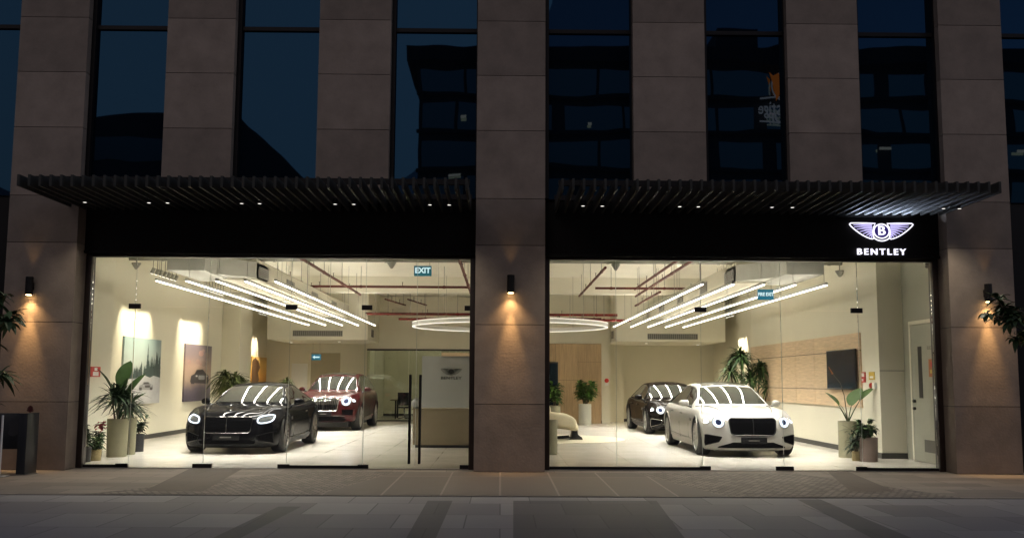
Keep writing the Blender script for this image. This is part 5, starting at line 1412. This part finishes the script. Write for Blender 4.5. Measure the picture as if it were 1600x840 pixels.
def whorl_tree(x, y, label, clusters, seed, trunk_x):
    rnd = random.Random(seed)
    t = thing('potted_tree', (trunk_x, y, 0), label, 'tree', 'trees at the sides of the shop front')
    tr = MB(); cr = MB()
    zt = max(c[2] for c in clusters)
    tr.tube([(trunk_x, y, .3), (trunk_x + .03, y, zt * .5), (trunk_x, y + .03, zt * .8), (trunk_x, y, zt + .2)], [.06, .05, .04, .02], 8)
    for (cx, cy, cz, n, L_, w_) in clusters:
        tr.tube([(trunk_x, y, cz - .35), ((trunk_x + cx) / 2, (y + cy) / 2, cz - .12), (cx, cy, cz)], [.025, .018, .012], 6)
        for q in range(3):
            ox, oy, oz = rnd.uniform(-.16, .16), rnd.uniform(-.2, .2), rnd.uniform(-.12, .12)
            tr.tube([(cx, cy, cz - .05), (cx + ox, cy + oy, cz + oz)], [.01, .006], 5)
            for k in range(n // 3):
                blade(cr, (cx + ox, cy + oy, cz + oz), rnd.uniform(0, 6.28), rnd.uniform(-.35, 1.0), L_ * rnd.uniform(.6, 1.15), w_ * rnd.uniform(.75, 1.2), rnd.uniform(.25, .75), 5)
    tr.build('trunk', M['bark'], t, smooth=True); cr.build('crown', M['leaf_outdoor'], t, smooth=True)
    MB().lathe([(.24, .013), (.30, .50), (.28, .52), (.26, .50), (.25, .42)], 24, (trunk_x, y, 0)).build('pot', M['pot_black'], t, smooth=True)
ty = 15.2
tl = lambda u, v, Y=ty: at(u, v, Y)
a_, b_, c_, d_, e_ = tl(10, 500), tl(2, 590), tl(-35, 540), tl(-5, 465), tl(-30, 620)
whorl_tree(0, ty, 'leafy potted tree reaching in at the left edge', [(a_.x, ty - .1, a_.z, 48, .32, .045), (b_.x, ty, b_.z, 42, .32, .045), (c_.x, ty, c_.z, 30, .3, .045), (d_.x, ty + .1, d_.z, 24, .26, .04), (e_.x, ty, e_.z, 30, .3, .045)], 5, tl(-42, 600).x)
a_, b_, c_, d_ = tl(1568, 478), tl(1592, 490), tl(1595, 535), tl(1630, 500)
e_ = tl(1556, 492)
whorl_tree(0, ty, 'dark leafy potted tree reaching in at the right edge', [(a_.x, ty, a_.z, 66, .24, .042), (e_.x, ty, e_.z, 36, .20, .04), (b_.x, ty, b_.z, 60, .26, .042), (c_.x, ty, c_.z, 36, .22, .04), (d_.x, ty, d_.z, 60, .3, .045)], 6, tl(1650, 600).x)

# ------------------------------------------------------------------ across the plaza (seen mirrored in the upper windows)
OY = -45.0; VY = 2 * UG - OY          # where the mirror image stands
o1 = thing('office_block', (20, OY - 10, 0), 'dark office block across the plaza, mirrored in the upper windows', 'building')
rx0, rz_ = ax(655, 120, VY), az(700, 76, VY)
rx1 = ax(1700, 120, VY)
MB().box(rx0, rx1, OY - 20, OY, 0, rz_ - 1.2).build('wall', M['far_wall'], o1)
MB().box(rx0 - 1.0, rx1 + 1, OY - 21, OY + 1.0, rz_ - 1.2, rz_).build('roof_slab', M['far_slab'], o1)
MB().box(ax(1145, 50, VY), ax(1215, 50, VY), OY - 14, OY - 6, rz_, az(1180, 8, VY)).build('roof_tower', M['far_wall'], o1)
fh = 3.0; nfl = int((rz_ - 1.6) / fh)
rnd = random.Random(12)
cnt = 0
for f in range(nfl):
    z1 = rz_ - 1.7 - f * fh; z0 = z1 - 2.0
    if z0 < 1: break
    x = rx0 + .3
    fw = MB()
    while x < rx1 - 3:
        wd = rnd.choice((2.6, 3.4, 4.6)); fw.box(x, min(x + wd, rx1 - .2), OY + .01, OY + .06, z0, z1); x += wd + rnd.choice((.25, .25, 1.2))
    fw.build('window_band', M['far_glass'], o1)
    MB().box(rx0 - .15, rx1, OY + .061, OY + .4, z0 - .42, z0 - .18).build('ledge', M['far_slab'], o1)
lamp_m = emat('far_lamp', (1, .34, .16), 4.5)
for (u, v, w2) in ((723, 186, .20), (922, 196, .18), (710, 277, .5), (1382, 234, .5), (1590, 240, .5)):
    p = at(u, v, VY); MB().box(p.x - w2, p.x + w2, OY + .45, OY + .55, p.z - .1, p.z + .1).build('lit_lamp', lamp_m, o1)
o2 = thing('low_office_block', (-25, OY - 10, 0), 'low dark block with a sloping roof, mirrored in the left windows', 'building')
q = lambda u, v: (ax(u, v, VY), az(u, v, VY))
pts = [(ax(60, 180, VY), 0), q(60, 184), q(255, 178), q(372, 180), q(400, 205), q(468, 276), (ax(520, 300, VY), 0)]
MB().prism(pts, lambda p, qz, t: Vector((p, OY + t, qz)), -18, 0).build('wall', M['far_wall'], o2)
for k in range(3):
    z1 = q(255, 178)[1] - 2.0 - k * 3.4
    MB().box(ax(70, 200, VY), ax(355, 200, VY), OY + .01, OY + .06, z1 - 1.9, z1).build('window_band', M['far_glass'], o2)
# rooftop sign across the plaza
glow_w = emat('far_sign_white', (1, .36, .22), 3.2); glow_o = emat('far_sign_orange', (1, .09, .006), 6)
fs_ = thing('rooftop_sign', (ax(1220, 180, VY), OY + .6, az(1220, 180, VY)), 'lit group name sign, seen reversed in an upper window', 'sign')
tx = ax(1180, 172, VY)       # the last letter's end, read in the mirror
tz = az(1200, 174, VY)
def tf(dx, dz): return lambda x, y, t: Vector((tx + dx - x, OY + .6 + t, tz + dz + y))
text_mb('Prestige', 1.62, tf(-.1, 0), .1, .008, .76, 'RIGHT').build('lettering', glow_w, fs_)
gt_ = text_mb('GROUP', 1.1, lambda x, y, t: Vector((ax(1199, 190, VY) - x, OY + .6 + t, az(1200, 189, VY) + y)), .1, .01, .95, 'RIGHT'); gt_.build('lettering', glow_w, fs_)
for v in (156, 196):
    a = ax(1181, v, VY); MB().box(a, a + 5.5, OY + .6, OY + .7, az(1200, v, VY) - .06, az(1200, v, VY) + .06).build('rule_line', glow_w, fs_)
ec_ = (ax(1233, 140, VY), az(1240, 137, VY))
MB().tube([Vector((ec_[0] + 1.55 * math.cos(R(a)), OY + .65, ec_[1] + 1.45 * math.sin(R(a)))) for a in range(0, 360, 10)], .07, 6, closed=True).build('emblem_ring', glow_w, fs_)
wv = [(u_ - 6, v_) for u_, v_ in [(1206, 113), (1213, 118), (1222, 113), (1228, 125), (1226, 140), (1222, 157), (1218, 163), (1216, 150), (1211, 132)]]
MB().prism([(ax(u, v, VY), az(u, v, VY)) for u, v in wv], lambda p, q_, t: Vector((p, OY + .7 + t, q_)), 0, .1).build('emblem_wing', glow_o, fs_)

# ------------------------------------------------------------------ clean up and render settings
for o in bpy.data.objects:
    if '_loc' in o.keys(): del o['_loc']
C.render.engine = 'CYCLES'
C.cycles.use_denoising = True
C.cycles.max_bounces = 10; C.cycles.diffuse_bounces = 5; C.cycles.glossy_bounces = 5; C.cycles.transparent_max_bounces = 16
C.cycles.sample_clamp_indirect = 10; C.cycles.caustics_reflective = False; C.cycles.caustics_refractive = False
C.view_settings.view_transform = 'Standard'; C.view_settings.look = 'None'; C.view_settings.exposure = 0; C.view_settings.gamma = 1
